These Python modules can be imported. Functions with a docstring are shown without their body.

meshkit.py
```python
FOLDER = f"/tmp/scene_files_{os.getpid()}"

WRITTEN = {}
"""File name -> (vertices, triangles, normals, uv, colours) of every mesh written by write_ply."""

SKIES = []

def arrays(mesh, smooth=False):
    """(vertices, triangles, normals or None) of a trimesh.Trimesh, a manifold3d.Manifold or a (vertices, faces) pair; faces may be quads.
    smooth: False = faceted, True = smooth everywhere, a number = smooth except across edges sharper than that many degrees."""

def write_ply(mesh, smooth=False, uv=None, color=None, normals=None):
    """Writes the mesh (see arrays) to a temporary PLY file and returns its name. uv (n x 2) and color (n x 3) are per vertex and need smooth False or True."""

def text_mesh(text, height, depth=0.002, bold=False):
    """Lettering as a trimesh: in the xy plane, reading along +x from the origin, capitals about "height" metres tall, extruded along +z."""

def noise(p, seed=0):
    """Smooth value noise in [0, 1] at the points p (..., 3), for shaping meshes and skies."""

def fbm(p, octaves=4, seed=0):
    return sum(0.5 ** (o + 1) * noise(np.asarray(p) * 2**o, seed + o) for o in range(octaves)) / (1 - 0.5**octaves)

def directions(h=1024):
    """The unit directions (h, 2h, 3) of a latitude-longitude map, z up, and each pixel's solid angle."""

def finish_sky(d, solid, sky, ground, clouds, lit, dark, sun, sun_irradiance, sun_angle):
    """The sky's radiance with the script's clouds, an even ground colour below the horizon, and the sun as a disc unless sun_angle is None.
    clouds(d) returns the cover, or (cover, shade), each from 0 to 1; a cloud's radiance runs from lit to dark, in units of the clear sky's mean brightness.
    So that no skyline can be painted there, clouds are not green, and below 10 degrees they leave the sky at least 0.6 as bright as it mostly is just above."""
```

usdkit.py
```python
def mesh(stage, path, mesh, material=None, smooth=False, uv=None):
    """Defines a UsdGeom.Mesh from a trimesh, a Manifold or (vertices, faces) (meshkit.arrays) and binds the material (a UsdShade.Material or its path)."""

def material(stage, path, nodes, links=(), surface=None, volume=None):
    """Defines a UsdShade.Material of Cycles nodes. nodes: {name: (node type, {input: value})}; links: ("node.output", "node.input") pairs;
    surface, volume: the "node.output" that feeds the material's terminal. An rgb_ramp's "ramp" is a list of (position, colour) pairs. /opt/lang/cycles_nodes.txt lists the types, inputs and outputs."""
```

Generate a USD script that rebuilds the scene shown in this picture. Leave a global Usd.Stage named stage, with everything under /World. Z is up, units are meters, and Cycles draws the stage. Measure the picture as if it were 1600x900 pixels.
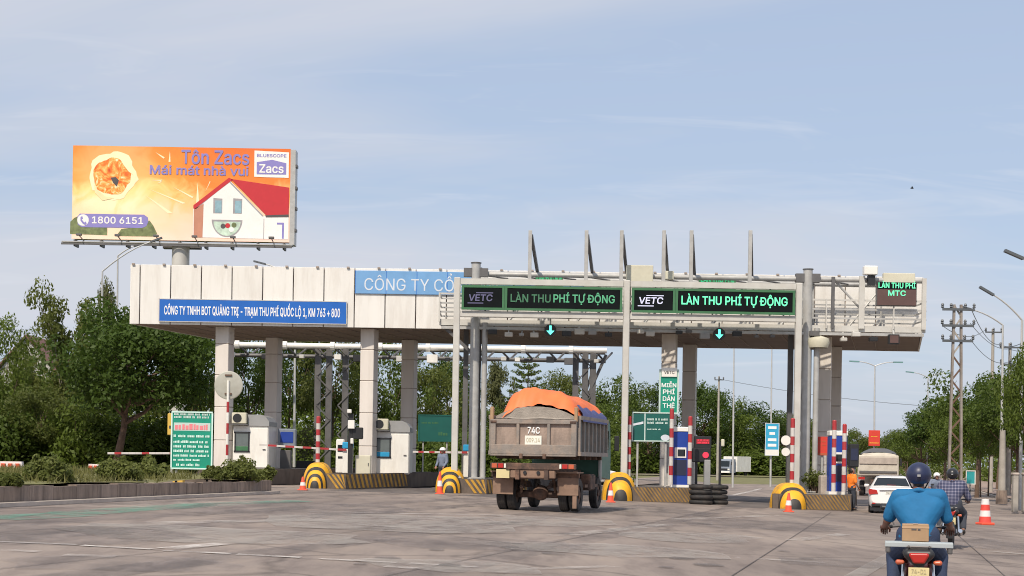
import math, random
import numpy as np, trimesh, manifold3d
from pxr import Usd, UsdGeom, UsdLux, UsdShade, Gf, Sdf
import usdkit, meshkit

# ------------------------------------------------------------------ camera, sky, sun, exposure
stage = Usd.Stage.CreateInMemory()
UsdGeom.SetStageUpAxis(stage, UsdGeom.Tokens.z); UsdGeom.SetStageMetersPerUnit(stage, 1.0)
world = UsdGeom.Xform.Define(stage, '/World'); stage.SetDefaultPrim(world.GetPrim())
UsdGeom.Scope.Define(stage, '/World/Looks')
EYE = (0.0, 0.0, 1.5); FOC = 2400.0; ROLL = math.radians(0.95); CX, HY = 800.0, 718.0
CR, SR = math.cos(ROLL), math.sin(ROLL)
cam = UsdGeom.Camera.Define(stage, '/World/camera')
cam.CreateHorizontalApertureAttr(36.0); cam.CreateVerticalApertureAttr(36.0 * 9 / 16)
cam.CreateFocalLengthAttr(36.0 * FOC / 1600); cam.CreateVerticalApertureOffsetAttr((HY - 450) / 1600 * 36.0)
cam.CreateClippingRangeAttr(Gf.Vec2f(0.1, 5000)); cam.CreateExposureAttr(0.14)
cam.AddTransformOp().Set(Gf.Matrix4d(CR, 0, SR, 0, -SR, 0, CR, 0, 0, -1, 0, 0, EYE[0], EYE[1], EYE[2], 1))

SUN_EL, SUN_AZ = math.radians(49), math.atan2(-0.36, -0.93)          # sun behind the camera, to its left
sd = np.array([math.sin(SUN_AZ) * math.cos(SUN_EL), math.cos(SUN_AZ) * math.cos(SUN_EL), math.sin(SUN_EL)])
sun = UsdLux.DistantLight.Define(stage, '/World/sun')
sun.CreateNormalizeAttr(True); sun.CreateIntensityAttr(0.98); sun.CreateAngleAttr(1.2); sun.CreateColorAttr(Gf.Vec3f(1.0, 0.9, 0.76))
_x = np.cross([0, 0, 1.0], sd); _x /= np.linalg.norm(_x); _y = np.cross(sd, _x)
sun.AddTransformOp().Set(Gf.Matrix4d(*_x, 0, *_y, 0, *sd, 0, 0, 0, 60, 1))
sky = UsdLux.DomeLight.Define(stage, '/World/sky')
sky_mat = usdkit.material(stage, '/World/Looks/sky_air', {
    'tc': ('texture_coordinate', {}), 'sep': ('separate_xyz', {}),
    'zz': ('math', {'math_type': 'maximum', 'value2': 0.0}), 'za': ('math', {'math_type': 'add', 'value2': 0.20}),
    'dx': ('math', {'math_type': 'divide'}), 'dy': ('math', {'math_type': 'divide'}), 'cv': ('combine_xyz', {'z': 0.0}),
    'mp': ('mapping', {'rotation': (0, 0, 0.30), 'scale': (0.7, 2.1, 1.0), 'location': (3.6, 8.8, 0)}),
    'n1': ('noise_texture', {'scale': 0.55, 'detail': 8.0, 'roughness': 0.5, 'distortion': 0.8}),
    'r1': ('rgb_ramp', {'ramp': [(0.0, (0.0,) * 3), (0.40, (0.0,) * 3), (0.60, (0.85,) * 3), (0.75, (1.0,) * 3)]}),
    'n2': ('noise_texture', {'scale': 2.6, 'detail': 8.0, 'roughness': 0.6, 'distortion': 1.2}),
    'r2': ('rgb_ramp', {'ramp': [(0.0, (0.0,) * 3), (0.55, (0.0,) * 3), (0.74, (0.34,) * 3)]}),
    'st': ('sky_texture', {'sky_type': 'single_scattering', 'sun_disc': False, 'sun_elevation': SUN_EL, 'sun_rotation': SUN_AZ,
                           'air_density': 1.0, 'aerosol_density': 1.6, 'ozone_density': 1.0}),
    'hz': ('mix', {'fac': 0.72, 'color2': (3.55, 4.18, 5.38)}),
    'mx': ('mix', {'color2': (4.75, 4.90, 5.40)}), 'my': ('mix', {'color2': (5.6, 5.75, 6.15)}),
    'bg': ('background_shader', {'strength': 0.128}),
}, [('tc.generated', 'sep.vector'), ('sep.z', 'zz.value1'), ('zz.value', 'za.value1'), ('sep.x', 'dx.value1'), ('za.value', 'dx.value2'),
    ('sep.y', 'dy.value1'), ('za.value', 'dy.value2'), ('dx.value', 'cv.x'), ('dy.value', 'cv.y'), ('cv.vector', 'mp.vector'),
    ('mp.vector', 'n1.vector'), ('n1.fac', 'r1.fac'), ('mp.vector', 'n2.vector'), ('n2.fac', 'r2.fac'), ('st.color', 'hz.color1'), ('hz.color', 'mx.color1'), ('r1.color', 'mx.fac'),
    ('mx.color', 'my.color1'), ('r2.color', 'my.fac'), ('my.color', 'bg.color')], surface='bg.background')
UsdShade.MaterialBindingAPI.Apply(sky.GetPrim()).Bind(sky_mat)
sky.GetPrim().SetCustomDataByKey('kind', 'structure')

# ------------------------------------------------------------------ helpers
rng = np.random.default_rng(7)
PI = math.pi

def W(px, py, Y):
    """The point that stands Y metres ahead where the photograph (1600 x 900) shows it."""
    dx, dy = px - CX, HY - py
    return np.array([(dx * CR - dy * SR) * Y / FOC, Y, 1.5 + (dx * SR + dy * CR) * Y / FOC])
def WX(px, Y, py=718): return W(px, py, Y)[0]
def G(x): return -0.025 * np.clip(x, -16, 18)            # the plaza's drainage fall, to the right

used = {}
def path_for(parent, name):
    base = (parent.GetPath().pathString if parent else '/World') + '/' + name
    k = used.get(base, -1) + 1; used[base] = k
    return base if k == 0 else f'{base}_{k:03d}'

class B:
    def __init__(s): s.v, s.f, s.n = [], [], 0
    def add(s, v, f):
        v = np.asarray(v, float).reshape(-1, 3); f = np.asarray(f, int)
        if f.shape[1] == 4: f = np.vstack([f[:, [0, 1, 2]], f[:, [0, 2, 3]]])
        s.v.append(v); s.f.append(f + s.n); s.n += len(v); return s
    def mesh(s, m):
        v, f, _ = meshkit.arrays(m); return s.add(v, f)
    def box(s, cx, cy, cz, sx, sy, sz, rz=0.0, ch=0.0):
        h = np.array([sx, sy, sz]) / 2
        if ch > 0:
            ch = min(ch, h.min() * .8); pts = []
            for a in (-1, 1):
                for b in (-1, 1):
                    for c in (-1, 1):
                        for k in range(3):
                            p = np.array([a, b, c]) * h; q = np.array([a, b, c]) * ch; q[k] = 0; pts.append(p - q)
            m = trimesh.convex.convex_hull(np.array(pts)); v, f = np.array(m.vertices), np.array(m.faces)
        else:
            v = np.array([[x, y, z] for x in (-1, 1) for y in (-1, 1) for z in (-1, 1)]) * h
            f = np.array([[0, 1, 3, 2], [4, 6, 7, 5], [0, 4, 5, 1], [2, 3, 7, 6], [0, 2, 6, 4], [1, 5, 7, 3]])
        if rz:
            c_, s_ = math.cos(rz), math.sin(rz); v = v @ np.array([[c_, s_, 0], [-s_, c_, 0], [0, 0, 1]])
        return s.add(v + [cx, cy, cz], f)
    def tube(s, p, q, r0, r1=None, n=8, caps=True):
        p, q = np.asarray(p, float), np.asarray(q, float); r1 = r0 if r1 is None else r1
        d = q - p; L = np.linalg.norm(d); d = d / L
        a = np.cross(d, [0, 0, 1.0] if abs(d[2]) < .9 else [1.0, 0, 0]); a /= np.linalg.norm(a); b = np.cross(d, a)
        t = np.arange(n) * 2 * PI / n; ring = np.cos(t)[:, None] * a + np.sin(t)[:, None] * b
        v = np.vstack([p + ring * r0, q + ring * r1, [p], [q]]); i = np.arange(n); j = (i + 1) % n
        f = np.vstack([np.stack([i, i + n, j], 1), np.stack([j, i + n, j + n], 1)])
        if caps: f = np.vstack([f, np.stack([j, np.full(n, 2 * n), i], 1), np.stack([i + n, np.full(n, 2 * n + 1), j + n], 1)])
        f = f[:, ::-1] if False else f
        return s.add(v, f)
    def path(s, pts, r0, r1=None, n=8):
        r1 = r0 if r1 is None else r1; k = len(pts) - 1
        for i in range(k): s.tube(pts[i], pts[i + 1], r0 + (r1 - r0) * i / k, r0 + (r1 - r0) * (i + 1) / k, n)
        return s
    def bar(s, p, q, w, h=None):
        p, q = np.asarray(p, float), np.asarray(q, float); h = h or w
        d = q - p; d = d / np.linalg.norm(d)
        a = np.cross(d, [0, 0, 1.0] if abs(d[2]) < .95 else [0, 1.0, 0]); a /= np.linalg.norm(a); b = np.cross(a, d)
        o = [(-1, -1), (1, -1), (1, 1), (-1, 1)]
        v = [p + a * x * w / 2 + b * y * h / 2 for x, y in o] + [q + a * x * w / 2 + b * y * h / 2 for x, y in o]
        return s.add(v, [[0, 1, 2, 3], [7, 6, 5, 4], [0, 4, 5, 1], [1, 5, 6, 2], [2, 6, 7, 3], [3, 7, 4, 0]])
    def lathe(s, prof, n=16, c=(0, 0, 0)):
        t = np.arange(n) * 2 * PI / n; prof = np.asarray(prof, float); k = len(prof)
        v = np.concatenate([np.stack([r * np.cos(t), r * np.sin(t), np.full(n, z)], 1) for r, z in prof]) + c
        f = []
        for a in range(k - 1):
            for i in range(n):
                j = (i + 1) % n; f.append([a * n + i, a * n + j, (a + 1) * n + j, (a + 1) * n + i])
        return s.add(v, f)
    def wheel(s, c, r, w, ax=(1, 0, 0), n=24, inner=0.55):
        """A tyre with rounded shoulders about the axis ax."""
        ax = np.array(ax, float); a = np.array([0, 0, 1.0]); b = np.cross(ax, a)
        prof = [(inner * r, -.42), (.88 * r, -.5), (.97 * r, -.42), (r, -.3), (r, .3), (.97 * r, .42), (.88 * r, .5), (inner * r, .42)]
        t = np.arange(n) * 2 * PI / n; v = []
        for rr, z in prof:
            v.append(np.asarray(c) + rr * (np.cos(t)[:, None] * a + np.sin(t)[:, None] * b) + ax * z * w)
        v = np.concatenate(v); k = len(prof); f = []
        for q in range(k):
            q2 = (q + 1) % k
            for i in range(n):
                j = (i + 1) % n; f.append([q * n + i, q * n + j, q2 * n + j, q2 * n + i])
        return s.add(v, f)
    def prism(s, poly, o, u, v, w):
        """polygon (2D, in axes u, v from o) pushed along vector w."""
        poly = np.asarray(poly, float); o, u, v, w = (np.asarray(k, float) for k in (o, u, v, w))
        from shapely.geometry import Polygon
        pv, pf = trimesh.creation.triangulate_polygon(Polygon(poly), engine='earcut')
        P = o + pv[:, :1] * u + pv[:, 1:2] * v; n = len(P)
        f = [list(t) for t in pf] + [[t[2] + n, t[1] + n, t[0] + n] for t in pf]
        s.add(np.vstack([P, P + w]), f)
        Q = o + poly[:, :1] * u + poly[:, 1:2] * v; m = len(Q); i = np.arange(m); j = (i + 1) % m
        return s.add(np.vstack([Q, Q + w]), np.stack([i, j, j + m, i + m], 1))
    def text(s, txt, x, z, w, h, y=0.0, bold=False, depth=0.006, slant=0.0):
        """lettering that faces -Y, its box w x h with lower left corner at (x, z)."""
        m = meshkit.text_mesh(txt, 1.0, depth=1.0, bold=bold); v = np.array(m.vertices); lo, hi = v.min(0), v.max(0)
        v = (v - lo) / (hi - lo)
        X = x + v[:, 0] * w + slant * v[:, 1] * h
        return s.add(np.stack([X, y - v[:, 2] * depth, z + v[:, 1] * h], 1), np.array(m.faces))
    def move(s, d=(0, 0, 0), rz=0.0):
        c_, s_ = math.cos(rz), math.sin(rz); R = np.array([[c_, s_, 0], [-s_, c_, 0], [0, 0, 1]])
        s.v = [v @ R + d for v in s.v]; return s

def fixed(b):
    m = trimesh.Trimesh(np.concatenate(b.v), np.concatenate(b.f), process=False)
    return m
def obj(name, b, m, parent=None, smooth=False, kind=None):
    p = path_for(parent, name)
    if isinstance(b, B): b = fixed(b)
    q = usdkit.mesh(stage, p, b, MAT[m] if isinstance(m, str) else m, smooth=smooth).GetPrim()
    UsdGeom.Mesh(q).CreateDoubleSidedAttr(True)
    if kind: q.SetCustomDataByKey('kind', kind)
    return q
def tag(o, label=None, cat=None, group=None, kind=None):
    for k, v in (('label', label), ('category', cat), ('group', group), ('kind', kind)):
        if v: o.SetCustomDataByKey(k, v)
    return o
def thing(name, label, cat, loc=(0, 0, 0), rz=0.0, group=None, scale=None):
    x = UsdGeom.Xform.Define(stage, path_for(None, name)); x.AddTranslateOp().Set(Gf.Vec3d(*map(float, loc)))
    x.AddRotateZOp().Set(math.degrees(rz))
    if scale is not None: x.AddScaleOp().Set(Gf.Vec3f(*np.broadcast_to(scale, 3).astype(float).tolist()))
    return tag(x.GetPrim(), label, cat, group)
def copy_of(root, loc, rz=0.0, label=None, group=None, scale=None):
    n = root.GetName().rstrip('0123456789').rstrip('_'); d = root.GetCustomData()
    r = thing(n, label or d['label'], d['category'], loc, rz, group or d.get('group'), scale)
    r.GetReferences().AddInternalReference(root.GetPath()); r.SetInstanceable(True)
    return r
def struct(name, b, m, parent=None, smooth=False):
    q = obj(name, b, m, parent, smooth)
    if parent is None: q.SetCustomDataByKey('kind', 'structure')
    return q

# ------------------------------------------------------------------ materials
MAT = {}
def mat(name, col, rough=0.6, metal=0.0, var=0.12, scale=2.0, bump=0.0, dirt=None, damt=0.5, dscale=1.2, stretch=(1, 1, 1), spec=0.5, bscale=None, coat=0.0, vary=0.0):
    lo = tuple(max(0, c * (1 - var)) for c in col); hi = tuple(min(1, c * (1 + var)) for c in col)
    nodes = {'tc': ('texture_coordinate', {}), 'mp': ('mapping', {'scale': stretch}),
             'n': ('noise_texture', {'scale': scale, 'detail': 6.0, 'roughness': 0.6}),
             'r': ('rgb_ramp', {'ramp': [(0.28, lo), (0.72, hi)]}),
             'p': ('principled_bsdf', {'roughness': rough, 'metallic': metal, 'specular_ior_level': spec, 'coat_weight': coat})}
    links = [('tc.object', 'mp.vector'), ('mp.vector', 'n.vector'), ('n.fac', 'r.fac')]
    out = 'r.color'
    if dirt is not None:
        nodes['dn'] = ('noise_texture', {'scale': dscale, 'detail': 8.0, 'roughness': 0.68})
        nodes['dr'] = ('rgb_ramp', {'ramp': [(0.5 - 0.03, (0, 0, 0)), (0.68, (damt,) * 3)]})
        nodes['dm'] = ('mix', {'color2': dirt})
        links += [('mp.vector', 'dn.vector'), ('dn.fac', 'dr.fac'), ('dr.color', 'dm.fac'), ('r.color', 'dm.color1')]; out = 'dm.color'
    if vary:
        nodes['oi'] = ('object_info', {}); nodes['ov'] = ('rgb_ramp', {'ramp': [(0, (1 - vary, 1 - vary * 1.08, 1 - vary * 1.2)), (1, (1, 1, 1))]}); nodes['om'] = ('mix', {'mix_type': 'multiply', 'fac': 1.0})
        links += [('oi.random', 'ov.fac'), ('ov.color', 'om.color2'), (out, 'om.color1')]; out = 'om.color'
    links.append((out, 'p.base_color'))
    if bump:
        nodes['bn'] = ('noise_texture', {'scale': bscale or scale * 8, 'detail': 5.0}); nodes['b'] = ('bump', {'strength': bump, 'distance': 0.02})
        links += [('tc.object', 'bn.vector'), ('bn.fac', 'b.height'), ('b.normal', 'p.normal')]
    MAT[name] = usdkit.material(stage, '/World/Looks/' + name, nodes, links, surface='p.BSDF'); return MAT[name]
def emit(name, col, strength, base=(0.02, 0.02, 0.02)):
    MAT[name] = usdkit.material(stage, '/World/Looks/' + name, {'p': ('principled_bsdf', {'base_color': base, 'roughness': 0.5, 'emission_color': col, 'emission_strength': strength})}, [], surface='p.BSDF')
def leafy(name, dark, light, trans=0.3):
    MAT[name] = usdkit.material(stage, '/World/Looks/' + name, {
        'g': ('geometry', {}), 'oi': ('object_info', {}), 'a': ('math', {'math_type': 'multiply_add', 'value2': 0.75, 'value3': 0.0}),
        'b': ('math', {'math_type': 'multiply_add', 'value2': 0.25}),
        'r': ('rgb_ramp', {'ramp': [(0.0, dark), (0.55, tuple(.5 * (a + b) for a, b in zip(dark, light))), (1.0, light)]}),
        'p': ('principled_bsdf', {'roughness': 0.55, 'specular_ior_level': 0.3}), 't': ('translucent_bsdf', {}), 'm': ('mix_closure', {'fac': trans})},
        [('g.random_per_island', 'a.value1'), ('oi.random', 'b.value1'), ('a.value', 'b.value3'), ('b.value', 'r.fac'), ('r.color', 'p.base_color'),
         ('r.color', 't.color'), ('p.BSDF', 'm.closure1'), ('t.BSDF', 'm.closure2')], surface='m.closure')

mat('panel_white', (0.76, 0.738, 0.70), 0.55, var=0.05, scale=0.5, dirt=(0.44, 0.38, 0.32), damt=0.3, dscale=1.1, stretch=(2.2, 2.2, 0.3), vary=.07)
mat('mirror_back', (0.42, 0.41, 0.36), 0.5, var=0.08, dirt=(0.3, 0.27, 0.22), damt=0.5)
mat('seam', (0.34, 0.28, 0.24), 0.8, var=0.2)
mat('roof_sheet', (0.5, 0.48, 0.45), 0.6)
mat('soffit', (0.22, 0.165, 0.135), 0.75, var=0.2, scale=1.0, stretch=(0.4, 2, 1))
mat('column_tile', (0.66, 0.61, 0.56), 0.5, var=0.06, scale=0.9, dirt=(0.4, 0.35, 0.3), damt=0.35, dscale=0.7, stretch=(2, 2, 0.4))
mat('steel', (0.43, 0.425, 0.41), 0.45, 0.15, var=0.14, scale=3, dirt=(0.3, 0.27, 0.23), damt=0.35)
mat('steel_white', (0.53, 0.515, 0.48), 0.5, 0.0, var=0.08, scale=2, dirt=(0.42, 0.38, 0.33), damt=0.4)
mat('steel_dark', (0.13, 0.125, 0.125), 0.55, 0.3, var=0.2)
mat('black_plastic', (0.02, 0.02, 0.022), 0.45, var=0.2)
mat('grey_plastic', (0.3, 0.3, 0.3), 0.5, var=0.1)
mat('beige_paint', (0.6, 0.57, 0.45), 0.5, var=0.05, dirt=(0.4, 0.36, 0.28), damt=0.3)
mat('white_paint', (0.78, 0.76, 0.71), 0.45, var=0.05, dirt=(0.5, 0.45, 0.38), damt=0.3, stretch=(1.5, 1.5, 0.5))
mat('post_white', (0.56, 0.53, 0.5), 0.55, var=0.08, dirt=(0.36, 0.3, 0.26), damt=0.5, dscale=3)
mat('white_letter', (0.82, 0.82, 0.82), 0.5, var=0.03)
mat('sign_blue', (0.012, 0.12, 0.47), 0.4, var=0.08)
mat('sign_blue_faded', (0.16, 0.34, 0.60), 0.5, var=0.12, scale=1.2)
mat('letter_faded', (0.62, 0.66, 0.72), 0.6, var=0.08)
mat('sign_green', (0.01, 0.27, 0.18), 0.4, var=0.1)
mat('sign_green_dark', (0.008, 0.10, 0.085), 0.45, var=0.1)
mat('letter_mint', (0.6, 0.8, 0.74), 0.6, var=0.05)
mat('letter_pink', (0.8, 0.22, 0.25), 0.6, var=0.05)
mat('sign_pale', (0.5, 0.62, 0.58), 0.6, var=0.05)
mat('screen_black', (0.006, 0.008, 0.009), 0.7, var=0.2, spec=0.1)
mat('frame_green', (0.045, 0.15, 0.065), 0.5, var=0.15)
mat('screen_brown', (0.10, 0.055, 0.05), 0.7, var=0.15)
mat('hazard_yellow', (0.80, 0.40, 0.015), 0.5, var=0.1, scale=3, dirt=(0.26, 0.15, 0.06), damt=0.75, dscale=2.6)
mat('hazard_black', (0.035, 0.032, 0.03), 0.6, var=0.2, dirt=(0.12, 0.09, 0.06), damt=0.5)
mat('red_paint', (0.38, 0.028, 0.035), 0.45, var=0.15, dirt=(0.3, 0.1, 0.08), damt=0.4)
mat('red_bright', (0.72, 0.07, 0.05), 0.5, var=0.1)
mat('cone_orange', (0.78, 0.10, 0.05), 0.5, var=0.1)
mat('cone_white', (0.75, 0.72, 0.7), 0.5, var=0.06, dirt=(0.5, 0.4, 0.33), damt=0.4, dscale=4)
mat('kiosk_blue', (0.015, 0.05, 0.30), 0.4, var=0.1)
mat('kiosk_navy', (0.02, 0.025, 0.06), 0.5)
mat('sky_blue_paint', (0.02, 0.3, 0.55), 0.5)
mat('banner_blue', (0.04, 0.36, 0.58), 0.5, var=0.06)
mat('banner_red', (0.62, 0.05, 0.03), 0.55, var=0.1)
mat('banner_yellow', (0.8, 0.6, 0.05), 0.5)
mat('yellow_box', (0.66, 0.42, 0.08), 0.5)
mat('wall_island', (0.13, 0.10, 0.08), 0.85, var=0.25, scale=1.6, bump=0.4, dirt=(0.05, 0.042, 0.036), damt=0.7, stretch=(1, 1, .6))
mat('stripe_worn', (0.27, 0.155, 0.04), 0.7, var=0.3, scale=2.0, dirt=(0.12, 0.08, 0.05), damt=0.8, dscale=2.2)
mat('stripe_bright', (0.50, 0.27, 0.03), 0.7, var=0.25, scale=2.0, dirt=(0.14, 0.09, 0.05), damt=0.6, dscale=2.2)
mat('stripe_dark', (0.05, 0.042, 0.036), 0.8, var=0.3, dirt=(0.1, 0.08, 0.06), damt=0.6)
mat('island_top', (0.25, 0.22, 0.19), 0.85, var=0.2)
mat('rubber', (0.022, 0.021, 0.021), 0.75, var=0.25, scale=6, dirt=(0.12, 0.09, 0.07), damt=0.35, dscale=3)
mat('glass_dark', (0.012, 0.016, 0.018), 0.08, var=0.2, spec=0.6)
mat('glass_grey', (0.12, 0.14, 0.14), 0.12, var=0.2)
mat('kerb_stone', (0.28, 0.215, 0.175), 0.9, var=0.25, scale=1.5, bump=0.6, dirt=(0.08, 0.06, 0.05), damt=0.75, dscale=2.0, stretch=(2.2, 2.2, 0.35), vary=.2)
mat('kerb_pale', (0.42, 0.36, 0.31), 0.9, var=0.2, bump=0.4)
mat('soil', (0.2, 0.15, 0.1), 0.95, var=0.3)
mat('bark', (0.13, 0.085, 0.06), 0.9, var=0.3, scale=4, bump=0.6)
mat('bark_grey', (0.2, 0.17, 0.14), 0.9, var=0.3, scale=4, bump=0.5)
mat('concrete_pole', (0.36, 0.33, 0.29), 0.8, var=0.15, dirt=(0.2, 0.17, 0.14), damt=0.4)
mat('pole_brown', (0.28, 0.25, 0.225), 0.85, var=0.2, dirt=(0.15, 0.1, 0.07), damt=0.6)
mat('rust', (0.14, 0.085, 0.06), 0.85, var=0.3)
mat('lamp_pole', (0.48, 0.48, 0.47), 0.5, 0.2, var=0.08)
mat('lamp_head', (0.1, 0.11, 0.12), 0.5, 0.2)
mat('lamp_head_green', (0.14, 0.27, 0.27), 0.5)
mat('house_wall', (0.45, 0.44, 0.42), 0.8, dirt=(0.25, 0.23, 0.2), damt=0.5)
mat('house_roof', (0.2, 0.1, 0.08), 0.8)
mat('wall_brown', (0.42, 0.33, 0.26), 0.85, var=0.15, dirt=(0.22, 0.17, 0.13), damt=0.5)
mat('tarp_orange', (0.80, 0.175, 0.05), 0.6, var=0.12, scale=1.5, bump=0.5, bscale=2.5)
mat('tarp_blue', (0.08, 0.09, 0.24), 0.6, var=0.15)
mat('sand_load', (0.30, 0.265, 0.23), 0.95, var=0.2, scale=4, bump=0.8)
mat('truck_bed', (0.235, 0.205, 0.182), 0.75, 0.05, var=0.22, scale=2.5, dirt=(0.36, 0.27, 0.21), damt=0.85, dscale=3.0, bump=.4)
mat('truck_bed_panel', (0.33, 0.25, 0.205), 0.75, 0.05, var=0.2, scale=2.0, dirt=(0.17, 0.135, 0.115), damt=0.75, dscale=2.6, stretch=(1.3, 1, .5), bump=.4)
mat('truck_bed_side', (0.17, 0.18, 0.17), 0.7, 0.05, var=0.2, dirt=(0.3, 0.22, 0.17), damt=0.6)
mat('truck_chassis', (0.07, 0.045, 0.036), 0.85, var=0.35, dirt=(0.24, 0.13, 0.085), damt=0.8, dscale=3)
mat('mud_flap', (0.22, 0.14, 0.10), 0.85, var=0.25, dirt=(0.32, 0.2, 0.14), damt=0.7, dscale=3)
mat('cab_green', (0.05, 0.13, 0.1), 0.4)
mat('tail_red', (0.42, 0.025, 0.02), 0.25, var=0.05)
mat('tail_orange', (0.5, 0.11, 0.05), 0.3, var=0.05)
mat('plate_white', (0.75, 0.74, 0.66), 0.5, var=0.04)
mat('plate_yellow', (0.62, 0.53, 0.28), 0.5, var=0.1)
mat('ink', (0.08, 0.07, 0.07), 0.6)
mat('ink_faint', (0.42, 0.36, 0.22), 0.6)
mat('car_white', (0.80, 0.79, 0.77), 0.25, var=0.02, coat=0.6)
mat('chrome', (0.7, 0.7, 0.7), 0.15, 1.0, var=0.03)
mat('skin', (0.30, 0.15, 0.10), 0.55, var=0.08, scale=8)
mat('skin_dark', (0.17, 0.075, 0.05), 0.55, var=0.08, scale=8)
mat('shirt_blue', (0.008, 0.13, 0.30), 0.8, var=0.10, scale=6, bump=0.5, bscale=9)
mat('jeans', (0.025, 0.04, 0.085), 0.85, var=0.25, scale=8, bump=0.3)
mat('trousers_dark', (0.04, 0.045, 0.06), 0.85, var=0.2)
mat('helmet_navy', (0.014, 0.02, 0.06), 0.42, var=0.3, coat=0.1, dirt=(0.05, 0.05, 0.07), damt=.5, dscale=6)
mat('helmet_black', (0.012, 0.012, 0.014), 0.35, var=0.1, coat=0.3)
mat('helmet_white', (0.75, 0.74, 0.72), 0.35, var=0.04)
mat('shirt_grey', (0.16, 0.19, 0.26), 0.85, var=0.15)
mat('vest_orange', (0.9, 0.22, 0.02), 0.7, var=0.08)
mat('hair', (0.015, 0.012, 0.01), 0.6)
mat('cardboard', (0.36, 0.235, 0.135), 0.8, var=0.12, scale=5)
mat('tape', (0.45, 0.3, 0.18), 0.4)
mat('board_metal', (0.45, 0.49, 0.5), 0.35, 0.3, var=0.08)
mat('moto_maroon', (0.13, 0.018, 0.014), 0.3, coat=0.5)
mat('shoe', (0.03, 0.025, 0.022), 0.6)
mat('lorry_blue', (0.22, 0.25, 0.30), 0.35)
mat('tank_pale', (0.55, 0.5, 0.42), 0.7, var=0.1, dirt=(0.35, 0.3, 0.24), damt=0.5)
mat('teal_sign', (0.03, 0.32, 0.34), 0.5)
# plaid cloth: two crossed line grids over navy
MAT['shirt_plaid'] = usdkit.material(stage, '/World/Looks/shirt_plaid', {
    'tc': ('texture_coordinate', {}), 'sep': ('separate_xyz', {}),
    'mx': ('math', {'math_type': 'multiply', 'value2': 15.0}), 'mz': ('math', {'math_type': 'multiply', 'value2': 15.0}),
    'fx': ('math', {'math_type': 'fraction'}), 'fz': ('math', {'math_type': 'fraction'}),
    'lx': ('math', {'math_type': 'less_than', 'value2': 0.2}), 'lz': ('math', {'math_type': 'less_than', 'value2': 0.2}),
    'ad': ('math', {'math_type': 'add'}), 'r': ('rgb_ramp', {'ramp': [(0.0, (0.045, 0.05, 0.10)), (0.5, (0.15, 0.15, 0.22)), (1.0, (0.34, 0.32, 0.38))]}),
    'hf': ('math', {'math_type': 'multiply', 'value2': 0.5}), 'p': ('principled_bsdf', {'roughness': 0.85})},
    [('tc.object', 'sep.vector'), ('sep.x', 'mx.value1'), ('sep.z', 'mz.value1'), ('mx.value', 'fx.value1'), ('mz.value', 'fz.value1'), ('fx.value', 'lx.value1'),
     ('fz.value', 'lz.value1'), ('lx.value', 'ad.value1'), ('lz.value', 'ad.value2'), ('ad.value', 'hf.value1'), ('hf.value', 'r.fac'), ('r.color', 'p.base_color')], surface='p.BSDF')
leafy('leaf_dark', (0.040, 0.074, 0.012), (0.185, 0.275, 0.040), 0.42)
leafy('leaf_mid', (0.075, 0.115, 0.018), (0.285, 0.350, 0.055), 0.45)
leafy('leaf_olive', (0.095, 0.118, 0.024), (0.320, 0.345, 0.085), 0.45)
leafy('leaf_pale', (0.110, 0.120, 0.046), (0.310, 0.325, 0.135), 0.45)
leafy('leaf_shrub', (0.13, 0.155, 0.038), (0.38, 0.40, 0.13), 0.48)
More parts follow.
